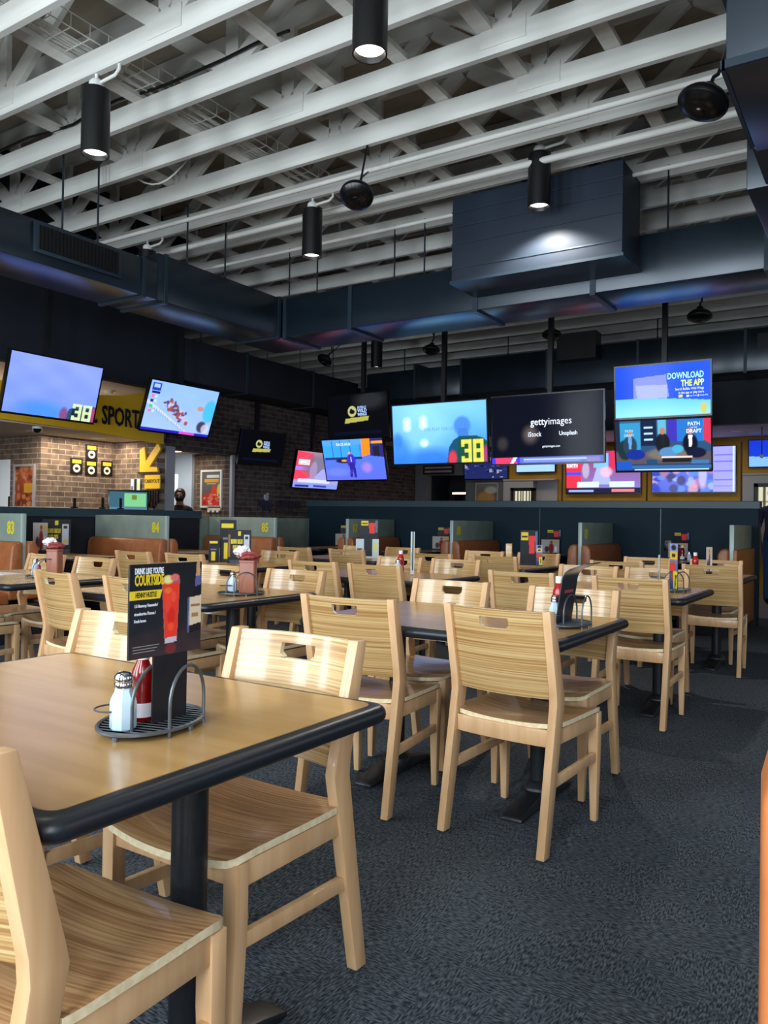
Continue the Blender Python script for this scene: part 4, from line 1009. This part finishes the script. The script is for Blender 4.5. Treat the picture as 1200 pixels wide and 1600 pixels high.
def pic_path(U, V):
    im = lerp((40,60,96),(46,90,130),V); im = rect(im,U,V,.05,.27,.42,.96,(50,140,190)); im = rect(im,U,V,.28,.44,.5,1,(24,36,60)); im = rect(im,U,V,.31,.40,.60,.64,(170,210,240)); im = rect(im,U,V,.31,.40,.72,.76,(170,210,240)); im = rect(im,U,V,.31,.40,.84,.88,(170,210,240)); im = rect(im,U,V,.46,.54,.5,1,(90,170,200))
    im = quad(im,U,V,[(.55,.6),(.66,.55),(.66,1),(.56,1)],(60,50,170)); im = rect(im,U,V,.66,.93,.56,1,(40,110,190)); im = quad(im,U,V,[(.92,.6),(1,.5),(1,1),(.93,1)],(200,50,80)); im = rect(im,U,V,.0,.05,.4,1,(30,40,60))
    im = rect(im,U,V,0,1,.14,.36,(84,76,84)); im = blob(im,U,V,.62,.33,.28,.14,(120,110,100),.8,.3)
    im = blob(im,U,V,.10,.42,.08,.20,(26,46,56),1,.2)
    def man(im,u,v,c,leg,shirt): 
        im = blob(im,U,V,u,v-.24,.075,.20,c,1,.2); im = blob(im,U,V,u,v,.03,.07,(170,120,100),1,.2); im = blob(im,U,V,u+.06,v-.42,.10,.10,leg,1,.2); im = quad(im,U,V,[(u-.01,v-.3),(u+.015,v-.3),(u+.025,v-.07),(u-.02,v-.07)],shirt); return im
    im = man(im,.155,.74,(40,60,78),(24,44,140),(90,150,210)); im = man(im,.505,.78,(24,28,36),(80,130,180),(30,34,40)); im = man(im,.79,.76,(16,20,36),(20,24,50),(220,230,250))
    im = blob(im,U,V,.66,.42,.06,.08,(70,160,200),1,.2); im = rect(im,U,V,.50,.80,.16,.25,(28,30,34)); im = rect(im,U,V,.49,.81,.25,.285,(220,200,190)); im = rect(im,U,V,.33,.44,.12,.22,(30,70,110)); im = rect(im,U,V,.0,.17,.02,.18,(30,80,180)); im = rect(im,U,V,.17,1,.04,.10,(50,100,160)); im = rect(im,U,V,.2,.98,.01,.035,(170,210,250)); im = rect(im,U,V,.80,.98,.12,.2,(60,110,160)); return im
def pic_far_red(U, V):
    im = lerp((120,120,200),(150,60,100),V); im = rect(im,U,V,0,.2,.1,1,(236,50,70)); im = rect(im,U,V,.0,.16,.60,.76,(246,140,160)); im = rect(im,U,V,0,.2,.42,.5,(80,70,210)); im = quad(im,U,V,[(.35,.2),(.62,.2),(.56,.6),(.42,.6)],(160,170,230)); im = rect(im,U,V,.38,.58,.6,.95,(120,180,250)); im = rect(im,U,V,.60,1,.55,1,(200,50,90)); im = blob(im,U,V,.27,.55,.05,.2,(170,160,190),1,.3); im = blob(im,U,V,.55,.5,.08,.12,(230,180,200),.9,.5)
    im = rect(im,U,V,.15,.45,.13,.27,(200,240,236)); im = rect(im,U,V,.60,.92,.13,.27,(200,236,240)); im = rect(im,U,V,0,1,0,.12,(30,30,60)); im = rect(im,U,V,.03,.38,.02,.08,(150,170,220)); im = rect(im,U,V,.62,.92,.03,.09,(230,120,120)); return im
def pic_crowd(U, V):
    im = lerp((70,90,200),(120,130,220),V); g = np.random.default_rng(11)
    for i in range(60): im = blob(im,U,V,g.uniform(0,.72),g.uniform(.0,.9),g.uniform(.03,.07),g.uniform(.05,.14),[(40,60,170),(170,120,170),(60,60,110),(150,170,240),(200,150,170),(90,130,230)][i%6],.9,.4)
    im = blob(im,U,V,.15,.50,.06,.16,(160,110,150),1,.3); im = blob(im,U,V,.14,.64,.07,.10,(40,50,140),1,.2); im = blob(im,U,V,.62,.4,.05,.3,(190,190,245),.8,.4)
    im = rect(im,U,V,.74,1,0,1,(150,150,242)); 
    for v in (.12,.25,.45,.66,.8): im = rect(im,U,V,.75,.97,v,v+.025,(110,110,220))
    im = rect(im,U,V,.97,.985,0,1,(190,220,255)); return im
def pic_swoosh(U, V): 
    im = lerp((24,60,190),(20,50,190),V); im = np.where((V < .40 - .12*U)[...,None], np.array((120,170,245.)), im); return im
def pic_swoosh2(U, V):
    im = blank(U,(40,80,190)); im = np.where((V < .66 - .3*(1-U))[...,None], np.array((130,170,240.)), im); im = np.where((V < .70-.45*U)[...,None], np.array((150,190,250.)), im); return im
def pic_talk(U, V):
    im = lerp((40,50,110),(40,50,120),V); g = np.random.default_rng(5)
    for i in range(50): im = rect(im,U,V,*(lambda a,b,c,d:(a,a+c,b,b+d))(g.uniform(0,.95),g.uniform(.02,.9),g.uniform(.02,.1),g.uniform(.04,.16)),[(30,40,90),(180,150,170),(200,210,240),(60,70,180),(20,24,50)][i%5],.8)
    return im
LOGO = (('BUFFALO',.075,.51,.70,'t_blue',.02,.8,'LEFT'),('WILD',.11,.51,.625,'t_blue',.03,.95,'LEFT'),('WINGS',.095,.51,.54,'t_blue',.03,.85,'LEFT'))
N38 = lambda m: (('38',.44,.84,.20,m,.02,.62,'CENTER'),)
tv('large screen at the left edge showing pale blue fog and a green 38 jersey', (-7.55,5.18,2.54), 90.8, 15, 1.10, pic_blue38(False), pole=4.3)
tv('tilted screen showing a horse race on pale blue ground, right of the yellow sign', (-7.58,6.99,2.54), 89, 20, 1.10, pic_race, pole=4.3)
tv('dark screen with small round logo hanging before the brick wall', (-8.40,9.445,2.29), 83, 11.7, .90, pic_logo, LOGO, m='dark_screen', pole=3.02)
tv('screen with red studio picture partly hidden behind the blue studio screen', (-8.35,10.82,2.02), 84, 12, 1.10, pic_studio_red, (('ESPN',.13,.14,.72,'t_white',.02,.8,'CENTER'),), pole=3.02)
tv('lower stacked screen showing a man in a suit in a blue racing studio', (-6.81,9.69,2.086), 0, 15, 1.09, pic_racehub, (('RACE HUB',.10,.36,.88,'t_white',.01,.9,'CENTER'),), pole=2.4)
tv('upper stacked dark screen with round logo and yellow strip', (-6.78,9.72,2.73), -4, 5, 1.12, pic_logo2, LOGO, m='dark_screen', pole=4.3, h=.66)
tv('bright sky blue screen with a player in a green and yellow 38 jersey', (-5.20,9.374,2.376), .6, 5.7, 1.43, pic_blue38(True), (('YOU PLAY FOR US',.075,.50,.565,'t_faint',.0,.9,'CENTER'),), pole=4.3)
tv('large black screen with white photo agency lettering', (-3.71,9.46,2.375), 0, 3, 1.47, pic_getty, (('getty',.145,.52,.60,'t_white',.012,.92,'RIGHT'),('images',.145,.522,.60,'t_white',.0,.92,'LEFT'),('iStock',.10,.40,.42,'t_white',.01,.85,'CENTER'),('Unsplash',.085,.70,.42,'t_white',.015,.9,'CENTER'),('gettyimages.com',.045,.55,.24,'t_white',.01,.9,'CENTER')), h=.86, pole=4.3)
tv('upper right stacked screen advertising a phone app in blue', (-2.356,9.694,2.79), 1.4, 5.2, 1.09, pic_app, (('DOWNLOAD',.165,.935,.75,'t_cyan',.03,.66,'RIGHT'),('THE APP',.165,.935,.60,'t_lime',.03,.66,'RIGHT'),('Search Buffalo Wild Wings',.065,.935,.495,'t_white',.008,.74,'RIGHT'),('in the app or play store',.065,.935,.425,'t_white',.008,.74,'RIGHT'),('App Store',.035,.79,.36,'t_white',.0,.9,'LEFT'),('Google Play',.035,.89,.36,'t_white',.0,.9,'LEFT')), pole=4.3)
tv('lower right stacked screen showing three seated men in a studio', (-2.367,9.80,2.144), 5, 15, 1.09, pic_path, (('PATH',.10,.83,.90,'t_white',.02,.9,'CENTER'),('TO THE',.035,.83,.83,'t_white',.01,.9,'CENTER'),('DRAFT',.10,.83,.76,'t_white',.02,.9,'CENTER'),('PATH',.07,.15,.80,'t_cyan',.02,.9,'CENTER'),('DRAFT',.07,.15,.71,'t_cyan',.02,.9,'CENTER')), pole=2.45)
def wtv(label, x0, x1, z0, z1, fn, letters=(), **k): return tv(label, ((x0+x1)/2, 14.62, (z0+z1)/2), 0, k.pop('tilt',2), x1-x0, fn, letters, h=z1-z0, nx=110, ny=62, **k)
wtv('screen on the mustard wall showing a red sports studio', -5.30,-3.91,1.76,2.54, pic_far_red, (('ESPN',.14,.08,.68,'t_white',.02,.9,'CENTER'),))
wtv('screen on the mustard wall showing a cheering blue crowd', -3.70,-2.31,1.77,2.55, pic_crowd)
wtv('screen at the right edge showing a deep blue wave', -2.10,-1.32,2.19,2.63, pic_swoosh, tilt=6)
wtv('small dim screen on the grey wall showing a talk show', -7.48,-6.53,2.06,2.60, pic_talk, m='dark_screen')
wtv('small screen on the mustard wall showing a pale blue wave', -6.33,-5.54,2.18,2.62, pic_swoosh2)

# ================================================================== wall pieces
def poster(name, label, cat, pos, face, w, h, fn, frame=None, nx=40, ny=60, letters=()):
    t = thing(name, label, cat, pos, {'y':0,'x':PI/2}[face])
    if frame:
        b = .03; f = MB(); f.box(-w/2-b,-w/2,-.03,0,-b,h+b); f.box(w/2,w/2+b,-.03,0,-b,h+b); f.box(-w/2,w/2,-.03,0,-b,0); f.box(-w/2,w/2,-.03,0,h,h+b)
        part('frame', f, M[frame], t, smooth=False)
    pc = part('print', at(paintcard(w, h, .012, fn, nx, ny), 0, -.008, 0), M['print'], t, smooth=False)
    for s, size, x, z, mm, bold, sx in letters: part('lettering', at(text(s, size, .0005, bold, sx), x, -.016, z), M[mm], pc, smooth=False)
    return t
def p_bacon(U, V):
    im = lerp((110,56,36),(150,84,50),V); g = np.random.default_rng(2)
    for i in range(60): im = blob(im,U,V,g.uniform(0,1),g.uniform(0,1),g.uniform(.05,.16),g.uniform(.03,.1),[(150,60,40),(196,120,80),(90,40,30),(170,90,50),(206,140,96)][i%5],.8,.5)
    return rect(im,U,V,.5,.98,.34,.58,(196,150,50),.9)
def p_plaque(U, V):
    im = blank(U,(18,17,16)); im = rect(im,U,V,.12,.88,.66,.90,(206,176,50)); im = blob(im,U,V,.5,.34,.30,.26,(226,222,206),1,.12); im = blob(im,U,V,.5,.33,.17,.10,(24,22,20),1,.2); im = rect(im,U,V,.42,.46,.2,.3,(24,22,20)); im = rect(im,U,V,.54,.58,.2,.3,(24,22,20))
    return rect(im,U,V,.2,.8,.72,.73,(60,50,20))
def p_lob(U, V):
    im = lerp((92,88,84),(96,96,98),V); im = rect(im,U,V,.25,.9,.83,.90,(200,204,212)); im = rect(im,U,V,.12,.88,.70,.79,(206,150,50)); im = rect(im,U,V,.25,.75,.64,.66,(200,200,200))
    im = blob(im,U,V,.5,.15,.6,.24,(190,60,46),1,.3); im = blob(im,U,V,.65,.42,.16,.2,(200,66,50),1,.3); im = blob(im,U,V,.92,.45,.12,.2,(206,200,80),.9,.4); g = np.random.default_rng(4)
    for i in range(26): im = blob(im,U,V,g.uniform(.05,.95),g.uniform(.03,.34),g.uniform(.03,.1),g.uniform(.02,.05),[(226,120,100),(150,40,36),(236,180,160)][i%3],.8,.5)
    return im
def p_food(U, V):
    im = lerp((70,60,56),(120,120,120),V); im = blob(im,U,V,.45,.35,.45,.35,(186,140,80),.9,.4); im = blob(im,U,V,.7,.75,.3,.15,(190,190,190),.8,.5); return im
def p_window(U, V):
    im = blank(U,(190,186,160)); 
    for u in (.12,.3,.42,.62,.8): im = rect(im,U,V,u,u+.06,.0,1,(40,38,34),.8)
    return rect(im,U,V,0,1,.55,.6,(60,56,50),.6)
poster('framed_poster','framed poster of glazed meat on the brick wall at far left','poster',(-9.94,6.40,1.30),'y',.42,.54,p_bacon,'greytrim')
for y, z, s, lab in ((6.945,1.77,'left','left one of the lower row'),(7.185,1.98,'top','topmost of the cluster'),(7.185,1.755,'mid','middle one of the lower row'),(7.45,1.765,'right','right one of the lower row')):
    poster('wall_plaque','black wall plaque with yellow band and white round emblem, %s' % lab,'plaque',(-9.6,y,z),'x',.19,.215,p_plaque,None,30,34)
# yellow arrow and pickup signs on the brick return
ar = MB(); ar.prism([(-9.02,1.79),(-8.64,1.80),(-8.67,1.88),(-8.82,1.885),(-8.60,2.13),(-8.66,2.22),(-8.90,1.965),(-8.93,2.17),(-9.03,2.13)], 7.565, 7.598, 'y')
solo('arrow_sign', ar, M['yellow'], 'big yellow arrow pointing down left on the brick return', 'sign', smooth=False)
sgn = thing('pickup_sign','yellow lettered sign with black hanging strips below the yellow arrow','sign',(-8.78,7.59,1.28))
part('sign_plate', MB().box(-.14,.17,-.02,0,.30,.49), M['yellow'], sgn, smooth=False); part('lettering', at(text('CARRYOUT',.075,.001,.02,.75), .015, -.022, .40), M['pblack'], sgn, smooth=False)
hs = MB(); 
for i in range(6): hs.box(-.14+.05*i,-.105+.05*i,-.03,0,.02+.04*(i%3),.28)
part('hanging_strip', hs, M['black'], sgn, smooth=False); part('top_bar', MB().box(-.28,.18,-.03,0,.515,.535), M['black'], sgn, smooth=False)
poster('small_notice','small pale notice left of the yellow lettered sign','sign',(-9.12,7.59,1.50),'y',.20,.22,white_card,None,10,12)
poster('framed_poster','framed red seafood poster inside the kitchen passage','poster',(-9.115,9.08,1.37),'y',.40,.54,p_lob,'white')
hk = thing('wall_rack','small pale wall rack below the seafood poster','rack',(-9.04,9.08,1.27)); part('rack_back', MB().box(-.14,.14,-.03,0,.03,.09), M['beige'], hk, smooth=False)
for i in range(3): part('cup_hook', MB().box(-.12+.095*i,-.07+.095*i,-.05,-.03,0,.03), M['white'], hk, smooth=False)
poster('framed_picture','framed food picture on the grey wall behind the half wall','picture',(-7.0,YB,1.47),'y',.46,.48,p_food,'greytrim')
vg = thing('wall_vent','dark wall vent with two pale slots on the grey wall','vent',(-8.13,YB,2.17)); part('vent_frame', MB().box(-.37,.37,-.03,0,0,.2), M['navy'], vg, smooth=False)
for z in (.06,.14): part('slot', MB().box(-.32,.32,-.034,-.03,z-.02,z+.02), mat('pale_slot',(176,150,150),.6), vg, smooth=False)
for x0, x1, u0, u1, z1, lab in ((-6.53,-5.49,-6.39,-5.91,2.0,'pale framed serving window in the mustard wall, left one'),(-2.17,-1.1,-2.0,-1.3,2.04,'pale framed serving window in the mustard wall at the right edge')):
    sw = thing('serving_window', lab, 'window', (0,YB,0))
    f = MB(); f.box(x0,u0,-.25,-.02,.9,z1); f.box(u1,x1,-.06,-.02,.9,z1); f.box(u0,u1,-.25,-.02,z1-.14,z1); f.box(u0,u1,-.25,-.02,.9,1.3); f.box(x0,x1+.02,-.27,-.02,z1,z1+.03)
    part('surround', f, M['greytrim'], sw, smooth=False)
    part('dark_frame', MB().box(u0,u0+.06,-.2,-.1,1.3,z1-.14).box(u1-.06,u1,-.2,-.1,1.3,z1-.14).box(u0,u1,-.2,-.1,z1-.2,z1-.14), M['black'], sw, smooth=False)
    g = paintgrid(u1-u0-.12, z1-1.5, p_window, 40, 20, 0); g.v = [(x+(u0+u1)/2,-.12,z+1.3) for x,y,z in g.v]
    part('lit_interior', g, M['screen'], sw, smooth=False)
sh = thing('back_bar_shelf','lit shelf inside the dark opening in the grey wall','shelf',(-7.75,YB+.6,0)); part('shelf_board', MB().box(-.25,.25,-.2,.2,1.78,1.81), M['steel'], sh, smooth=False)
part('light_strip', MB().box(-.25,.25,-.22,-.2,1.765,1.80), M['can_on'], sh, smooth=False)
for x in (-.23,.23): part('upright', MB().box(x-.015,x+.015,-.2,.2,0,1.78), M['black'], sh, smooth=False)
# running buffalo emblem and raised letters on the shaded brick wall
em = thing('wall_emblem','dark blue horned animal emblem with white head on the shaded brick wall','emblem',(-8.7,9.86,1.28))
body = [(-.19,.17),(-.16,.20),(-.10,.19),(-.06,.21),(.0,.23),(.08,.20),(.14,.19),(.165,.10),(.15,.05),(.13,.0),(.10,.05),(.06,.09),(0,.10),(-.04,.04),(-.07,.0),(-.06,.08),(-.12,.12),(-.14,.16)]
part('body', MB().prism([(-9.86+9.86+y, z) for y, z in body], 0, .02, 'x'), mat('emblem_blue',(26,28,58),.5), em, smooth=False)
part('head', MB().prism([(-.02,.20),(.05,.20),(.075,.26),(.05,.28),(.08,.30),(.06,.325),(.03,.30),(-.02,.29)], .0, .028, 'x'), mat('emblem_white',(150,160,176),.5), em, smooth=False)
lt = thing('raised_lettering','raised dark letters and bars on the shaded brick wall, right of the emblem','sign',(-8.685,10.1,1.40))
part('lettering', text('BUFFALO', .17, .012, .02, .9, 'LEFT').xf(Matrix.Translation((.012,0,.02)) @ Matrix.Rotation(PI/2,4,'Z')), mat('emblem_dark',(28,28,50),.5), lt, smooth=False)
part('bar', MB().box(0,.015,.0,3.0,.14,.155).box(0,.015,0,1.2,-.11,-.095), M['pblack'], lt, smooth=False)
# counter: register, rail bits
rg = thing('cash_register','black point of sale screen with bright green display on the counter','register',(-8.7,7.15,1.1)); 
ct = solo('counter_top', MB().box(-9.0,-8.4,3.0,7.4,1.02,1.08).box(-8.95,-8.45,3.0,7.4,0,1.02), M['navy'], 'dark service counter behind the left half wall', 'counter', smooth=False)
rg.rotation_euler = (0,0,rad(55)); rg.location = (-8.62,7.05,1.08)
part('screen_body', MB().box(-.26,.26,0,.06,.13,.46), M['blackgloss'], rg, bevel=.006)
def p_pos(U, V):
    im = blank(U,(70,120,140)); im = rect(im,U,V,.40,.98,.30,.92,(150,240,170)); im = rect(im,U,V,.6,.72,.62,.84,(130,150,60)); return rect(im,U,V,0,1,0,.26,(110,150,180))
g = paintgrid(.48,.28,p_pos,60,36,0); g.v = [(x,-.002,z+.155) for x,y,z in g.v]; part('display', g, M['dark_screen'], rg, smooth=False)
part('stand', MB().box(-.08,.08,0,.1,0,.14), M['black'], rg, smooth=False)
for y, h in ((5.95,.12),(6.35,.14),(6.62,.14)): solo('rail_post', MB().box(-.012,.012,-.012,.012,0,h).box(-.03,.03,-.03,.03,0,.015), M['black'], 'short black post on the rail of the left half wall, %s' % {5.95:'left one',6.35:'middle one',6.62:'right one'}[y], 'post', (-8.24,y,1.275), smooth=False)
mc = thing('drink_machine','grey machine seen through the doorway at far left','machine',(-10.45,6.85,0)); part('cabinet', MB().box(-.3,.35,-.2,.2,0,1.45), M['black'], mc, bevel=.02); part('door_panel', MB().prism([(x*.8,z) for x, z in rrect(.12,.17,.05)], -.215, -.2, 'y').xf(Matrix.Translation((.16,0,1.55-.2))), M['steel'], mc, smooth=False)
# ceiling bits over the counter
for y, x, lab in ((6.1,-9.3,'left one'),(7.06,-9.3,'right one')):
    dl = thing('recessed_light','recessed ceiling downlight over the counter, %s' % lab,'downlight',(x,y,2.263),0,'recessed downlights'); part('trim_ring', MB().lathe([(.10,-.008),(.115,0),(.085,0),(.085,-.004)], 24), M['white'], dl); part('lens', MB().lathe([(0,-.006),(.085,-.006)], 24), M['can_on'], dl)
for x, y, lab in ((-2.15,13.7,'left one'),(-1.96,14.1,'right one')):
    dl = thing('recessed_light','recessed downlight in the ceiling over the bar wall, %s' % lab,'downlight',(x,y,2.703),0,'recessed downlights'); part('trim_ring', MB().lathe([(.08,-.008),(.095,0),(.07,0),(.07,-.004)], 24), M['white'], dl); part('lens', MB().lathe([(0,-.006),(.07,-.006)], 24), M['can_on'], dl)
cd = thing('dome_camera','small dark dome camera under the yellow sign board','camera',(-8.78,5.80,2.263)); part('ring', MB().lathe([(.06,0),(.06,-.03),(0,-.03)], 20), M['white'], cd); part('dome', MB().lathe([(.05,-.03),(.045,-.055),(.025,-.075),(0,-.08)], 20), M['blackgloss'], cd)
sd = thing('smoke_detector','round white smoke detector on the beige soffit','smoke detector',(-9.0,7.0,2.89)); part('base_plate', MB().lathe([(.08,0),(.08,-.015),(0,-.015)], 24), M['white'], sd); part('sensor_cap', MB().lathe([(.055,-.015),(.05,-.045),(0,-.05)], 24), M['white'], sd)
kl = thing('passage_light','flat square ceiling light in the kitchen passage','ceiling light',(-9.3,8.5,2.203)); part('lens', MB().box(-.09,.09,-.05,.05,-.012,0), M['can_on'], kl, smooth=False)
wp = thing('pendant_light','thin black stem pendant with small white tip by the right edge screen','ceiling lamp',(-1.72,13.2,2.70)); part('stem', MB().tube([(0,0,0),(0,0,-.42)], .008, 8), M['black'], wp); part('bulb', MB().sphere((0,0,-.45), .03, 8), M['white'], wp)
# kitchen behind the doorway
kd = thing('kitchen_door','steel framed kitchen door with orange notice in the bright kitchen','door',(-12.6,10.9,0)); kd.rotation_euler = (0,0,rad(40))
part('door_frame', MB().box(-.5,.5,0,.06,0,2.05), M['steel'], kd, bevel=.01); part('notice', MB().box(-.16,.3,-.012,0,1.35,1.78), mat('orange_notice',(206,150,70),.6), kd, smooth=False)
part('glazing', MB().box(-.4,.44,-.006,.0,1.2,1.93), M['whitewall'], kd, smooth=False)
ks = thing('kitchen_shelf','steel kitchen equipment behind the masked worker','kitchen equipment',(-11.3,9.75,0)); part('body', MB().box(-.35,.35,-.25,.25,0,1.1), M['steel'], ks, bevel=.01); part('chute', MB().bar((-.2,0,1.1),(.3,0,1.6),.3,.06), M['steel'], ks, smooth=False); part('hopper', MB().lathe([(.1,1.1),(.16,1.3),(.16,1.35)], 16, (.2,-.1,0)), M['white'], ks)

# ================================================================== people
def skin_mesh(name, verts, edges, radii, root, m, sub=2):
    me = bpy.data.meshes.new(name); me.from_pydata(verts, edges, []); o = bpy.data.objects.new(name, me); C.objects.link(o)
    md = o.modifiers.new('skin', 'SKIN'); md.use_smooth_shade = True
    for i, r in enumerate(radii):
        v = me.skin_vertices[0].data[i]; v.radius = r if isinstance(r, tuple) else (r, r); v.use_root = (i == root)
    s = o.modifiers.new('sub', 'SUBSURF'); s.levels = sub; s.render_levels = sub
    dg = bpy.context.evaluated_depsgraph_get(); ev = o.evaluated_get(dg); m2 = bpy.data.meshes.new_from_object(ev); m2.name = name
    bpy.data.objects.remove(o); m2.materials.clear(); m2.materials.append(m)
    m2.polygons.foreach_set('use_smooth', [True]*len(m2.polygons)); return m2
def figure(label, loc, rotz, H, top_m, leg_m, mask=False, armpose=0):
    """front faces -y."""
    k = H/1.75; t = thing('person', label, 'person', loc, rotz)
    def P(*p): return tuple(v*k for v in p)
    V = []; E = []; Rr = []
    def v(p, r): V.append(P(*p)); Rr.append((r[0]*k, r[1]*k) if isinstance(r, tuple) else r*k); return len(V)-1
    def e(a, b): E.append((a, b))
    pel = v((0,0,.96),(.155,.11)); ab = v((0,-.005,1.12),(.14,.10)); ch = v((0,-.01,1.30),(.165,.115)); up = v((0,.01,1.42),(.13,.085)); nk = v((0,.005,1.50),.056); hd0 = v((0,-.01,1.575),(.068,.082)); hd1 = v((0,-.008,1.66),(.077,.095)); hd2 = v((0,0,1.715),(.058,.07))
    for a, b in ((pel,ab),(ab,ch),(ch,up),(up,nk),(nk,hd0),(hd0,hd1),(hd1,hd2)): e(a,b)
    for s in (-1,1):
        sh = v((s*.175,.01,1.41),.062); el = v((s*.235,.03,1.13),.045); wr = v((s*.235,-.06 - .12*armpose,.90+.12*armpose),.030); pa = v((s*.232,-.085-.14*armpose,.83+.10*armpose),(.022,.036)); e(up,sh); e(sh,el); e(el,wr); e(wr,pa)
        for i in range(4):
            a = v((s*.228,-.115+.022*i-.15*armpose,.775+.005*abs(i-1.5)+.1*armpose),.0095); b = v((s*(.222-.004*i),-.115+.022*i-.15*armpose,.735+.008*abs(i-1.5)+.1*armpose),.0085); e(pa,a); e(a,b)
        th = v((s*.205,-.125-.14*armpose,.82+.1*armpose),.0105); th2 = v((s*.195,-.145-.14*armpose,.785+.1*armpose),.009); e(wr,th); e(th,th2)
        hp = v((s*.095,0,.90),.09); kn = v((s*.105,-.01,.50),.062); an = v((s*.11,.02,.09),.042); ft = v((s*.115,-.05,.045),(.045,.04)); to = v((s*.12,-.15,.035),(.042,.03)); e(pel,hp); e(hp,kn); e(kn,an); e(an,ft); e(ft,to)
    body = skin_mesh('body', V, E, Rr, 0, M['skin']); 
    body.materials.append(top_m); body.materials.append(leg_m); body.materials.append(M['black'])
    for p in body.polygons:
        c = p.center; z = c.z/k
        if z < .09: p.material_index = 3
        elif z < .96 and abs(c.x)/k < .20: p.material_index = 2
        elif z < 1.475 and (z > 1.22 or abs(c.x)/k < .19): p.material_index = 1
    inst('body', body, t)
    hair = MB().sphere((0,.012*k,1.665*k), .102*k, 12, .9, 1.06, 1.05); hair.v = [(x,y,z) if z > 1.63*k or y > .02*k else (x*.9,y+.03*k,z) for x,y,z in hair.v]
    hair.v = [(x, max(y,-.062*k) if z < 1.70*k else y, z) for x,y,z in hair.v]
    part('hair', hair, M['hair'], t)
    for s in (-1,1):
        part('ear', MB().sphere((s*.082*k,.005*k,1.63*k), .022*k, 6, .4, .8, 1.3), M['skin'], t); part('eye', MB().sphere((s*.030*k,-.094*k,1.645*k), .012*k, 6, 1, .6, .7), M['black'], t); part('eyebrow', MB().box(s*.03*k-.018*k,s*.03*k+.018*k,-.102*k,-.085*k,1.667*k,1.673*k), M['hair'], t)
    part('nose', MB().loft([[(-.012*k,-.085*k,1.65*k),(.012*k,-.085*k,1.65*k),(0,-.096*k,1.65*k)],[(-.018*k,-.085*k,1.605*k),(.018*k,-.085*k,1.605*k),(0,-.118*k,1.61*k)]]), M['skin'], t)
    if mask:
        ms = MB().sphere((0,-.035*k,1.592*k), .078*k, 10, .96, 1.0, .72); part('face_mask', ms, M['blackcloth'], t)
    else: part('mouth', MB().box(-.022*k,.022*k,-.094*k,-.08*k,1.575*k,1.582*k), mat('lips',(140,80,70),.5), t)
    return t
figure('person with short dark hair and black face mask and black shirt in the kitchen passage', (-9.32,8.60,0), rad(40), 1.62, M['blackcloth'], M['blackcloth'], True)
figure('person in navy shirt and jeans cropped at the right edge beyond the half wall', (-1.55,13.35,0), rad(165), 1.78, M['navycloth'], M['denim'], False)

# ================================================================== light
def area(name, loc, rot, sx, sy, e, col=(1,1,1), spread=None):
    l = bpy.data.lights.new(name, 'AREA'); l.shape = 'RECTANGLE'; l.size = sx; l.size_y = sy; l.energy = e; l.color = col
    if spread: l.spread = rad(spread)
    o = bpy.data.objects.new(name, l); C.objects.link(o); o.location = loc; o.rotation_euler = rot; return o
WE = 165
for i, (x0, x1) in enumerate(WIN):
    area('window_daylight', ((x0+x1)/2, YF+.03, 2.35), (rad(90),0,0), x1-x0-.1, 3.1, WE, (.82,.92,1.0))
# added fill lights set into the unseen right hand wall
for i, y in enumerate(SIDE):
    area('side_fill', (XR-.03, y, 2.1), (0,rad(90),0), 2.0, 2.2, 14, (.88,.95,1.0))
area('kitchen_light', (-11.3,9.9,2.48), (0,0,0), 2.4, 2.4, 110, (.95,.98,1.0))
area('counter_light', (-9.3,6.6,2.24), (0,0,0), .3, 1.8, 36, (1,.84,.64))
area('counter_light', (-9.6,4.2,2.24), (0,0,0),   .3, 1.2, 18, (1,.84,.64))
area('passage_lamp', (-9.3,8.5,2.17), (0,0,0), .3, .3, 9, (1,.9,.75))
area('bar_light', (-4.5,13.7,2.66), (0,0,0), 5, .4, 26, (1,.84,.62))
area('soffit_light', (-9.4,5.5,2.42), (PI,0,0), .3, 3.5, 7, (1,.86,.66))
w = bpy.data.worlds.new('World'); S.world = w; w.use_nodes = True
bg = w.node_tree.nodes['Background']; bg.inputs[0].default_value = (.55,.65,.8,1); bg.inputs[1].default_value = .6

# ================================================================== camera
cam = bpy.data.cameras.new('camera'); co = bpy.data.objects.new('camera', cam); C.objects.link(co)
fpx, yaw, pitch, roll = 1239.4, 32.85, .534, .916
cam.sensor_fit = 'VERTICAL'; cam.sensor_height = 36; cam.lens = fpx/1600*36; cam.clip_start = .05; cam.clip_end = 100
y, p, r = rad(yaw), rad(pitch), rad(roll)
fwd = Vector((-math.sin(y)*math.cos(p), math.cos(y)*math.cos(p), math.sin(p))); right = Vector((math.cos(y), math.sin(y), 0)); up = right.cross(fwd)
r2 = right*math.cos(r) + up*math.sin(r); u2 = -right*math.sin(r) + up*math.cos(r)
mt_ = Matrix(((r2.x,u2.x,-fwd.x,0),(r2.y,u2.y,-fwd.y,0),(r2.z,u2.z,-fwd.z,1.2),(0,0,0,1)))
co.matrix_world = mt_
S.camera = co
S.view_settings.view_transform = 'Standard'; S.view_settings.look = 'None'; S.view_settings.gamma = 1; S.view_settings.exposure = 0.0; S.view_settings.use_curve_mapping = False
S.cycles.use_denoising = True
S.cycles.max_bounces = 6; S.cycles.diffuse_bounces = 4; S.cycles.glossy_bounces = 3; S.cycles.sample_clamp_indirect = 4
S.cycles.caustics_reflective = False; S.cycles.caustics_refractive = False
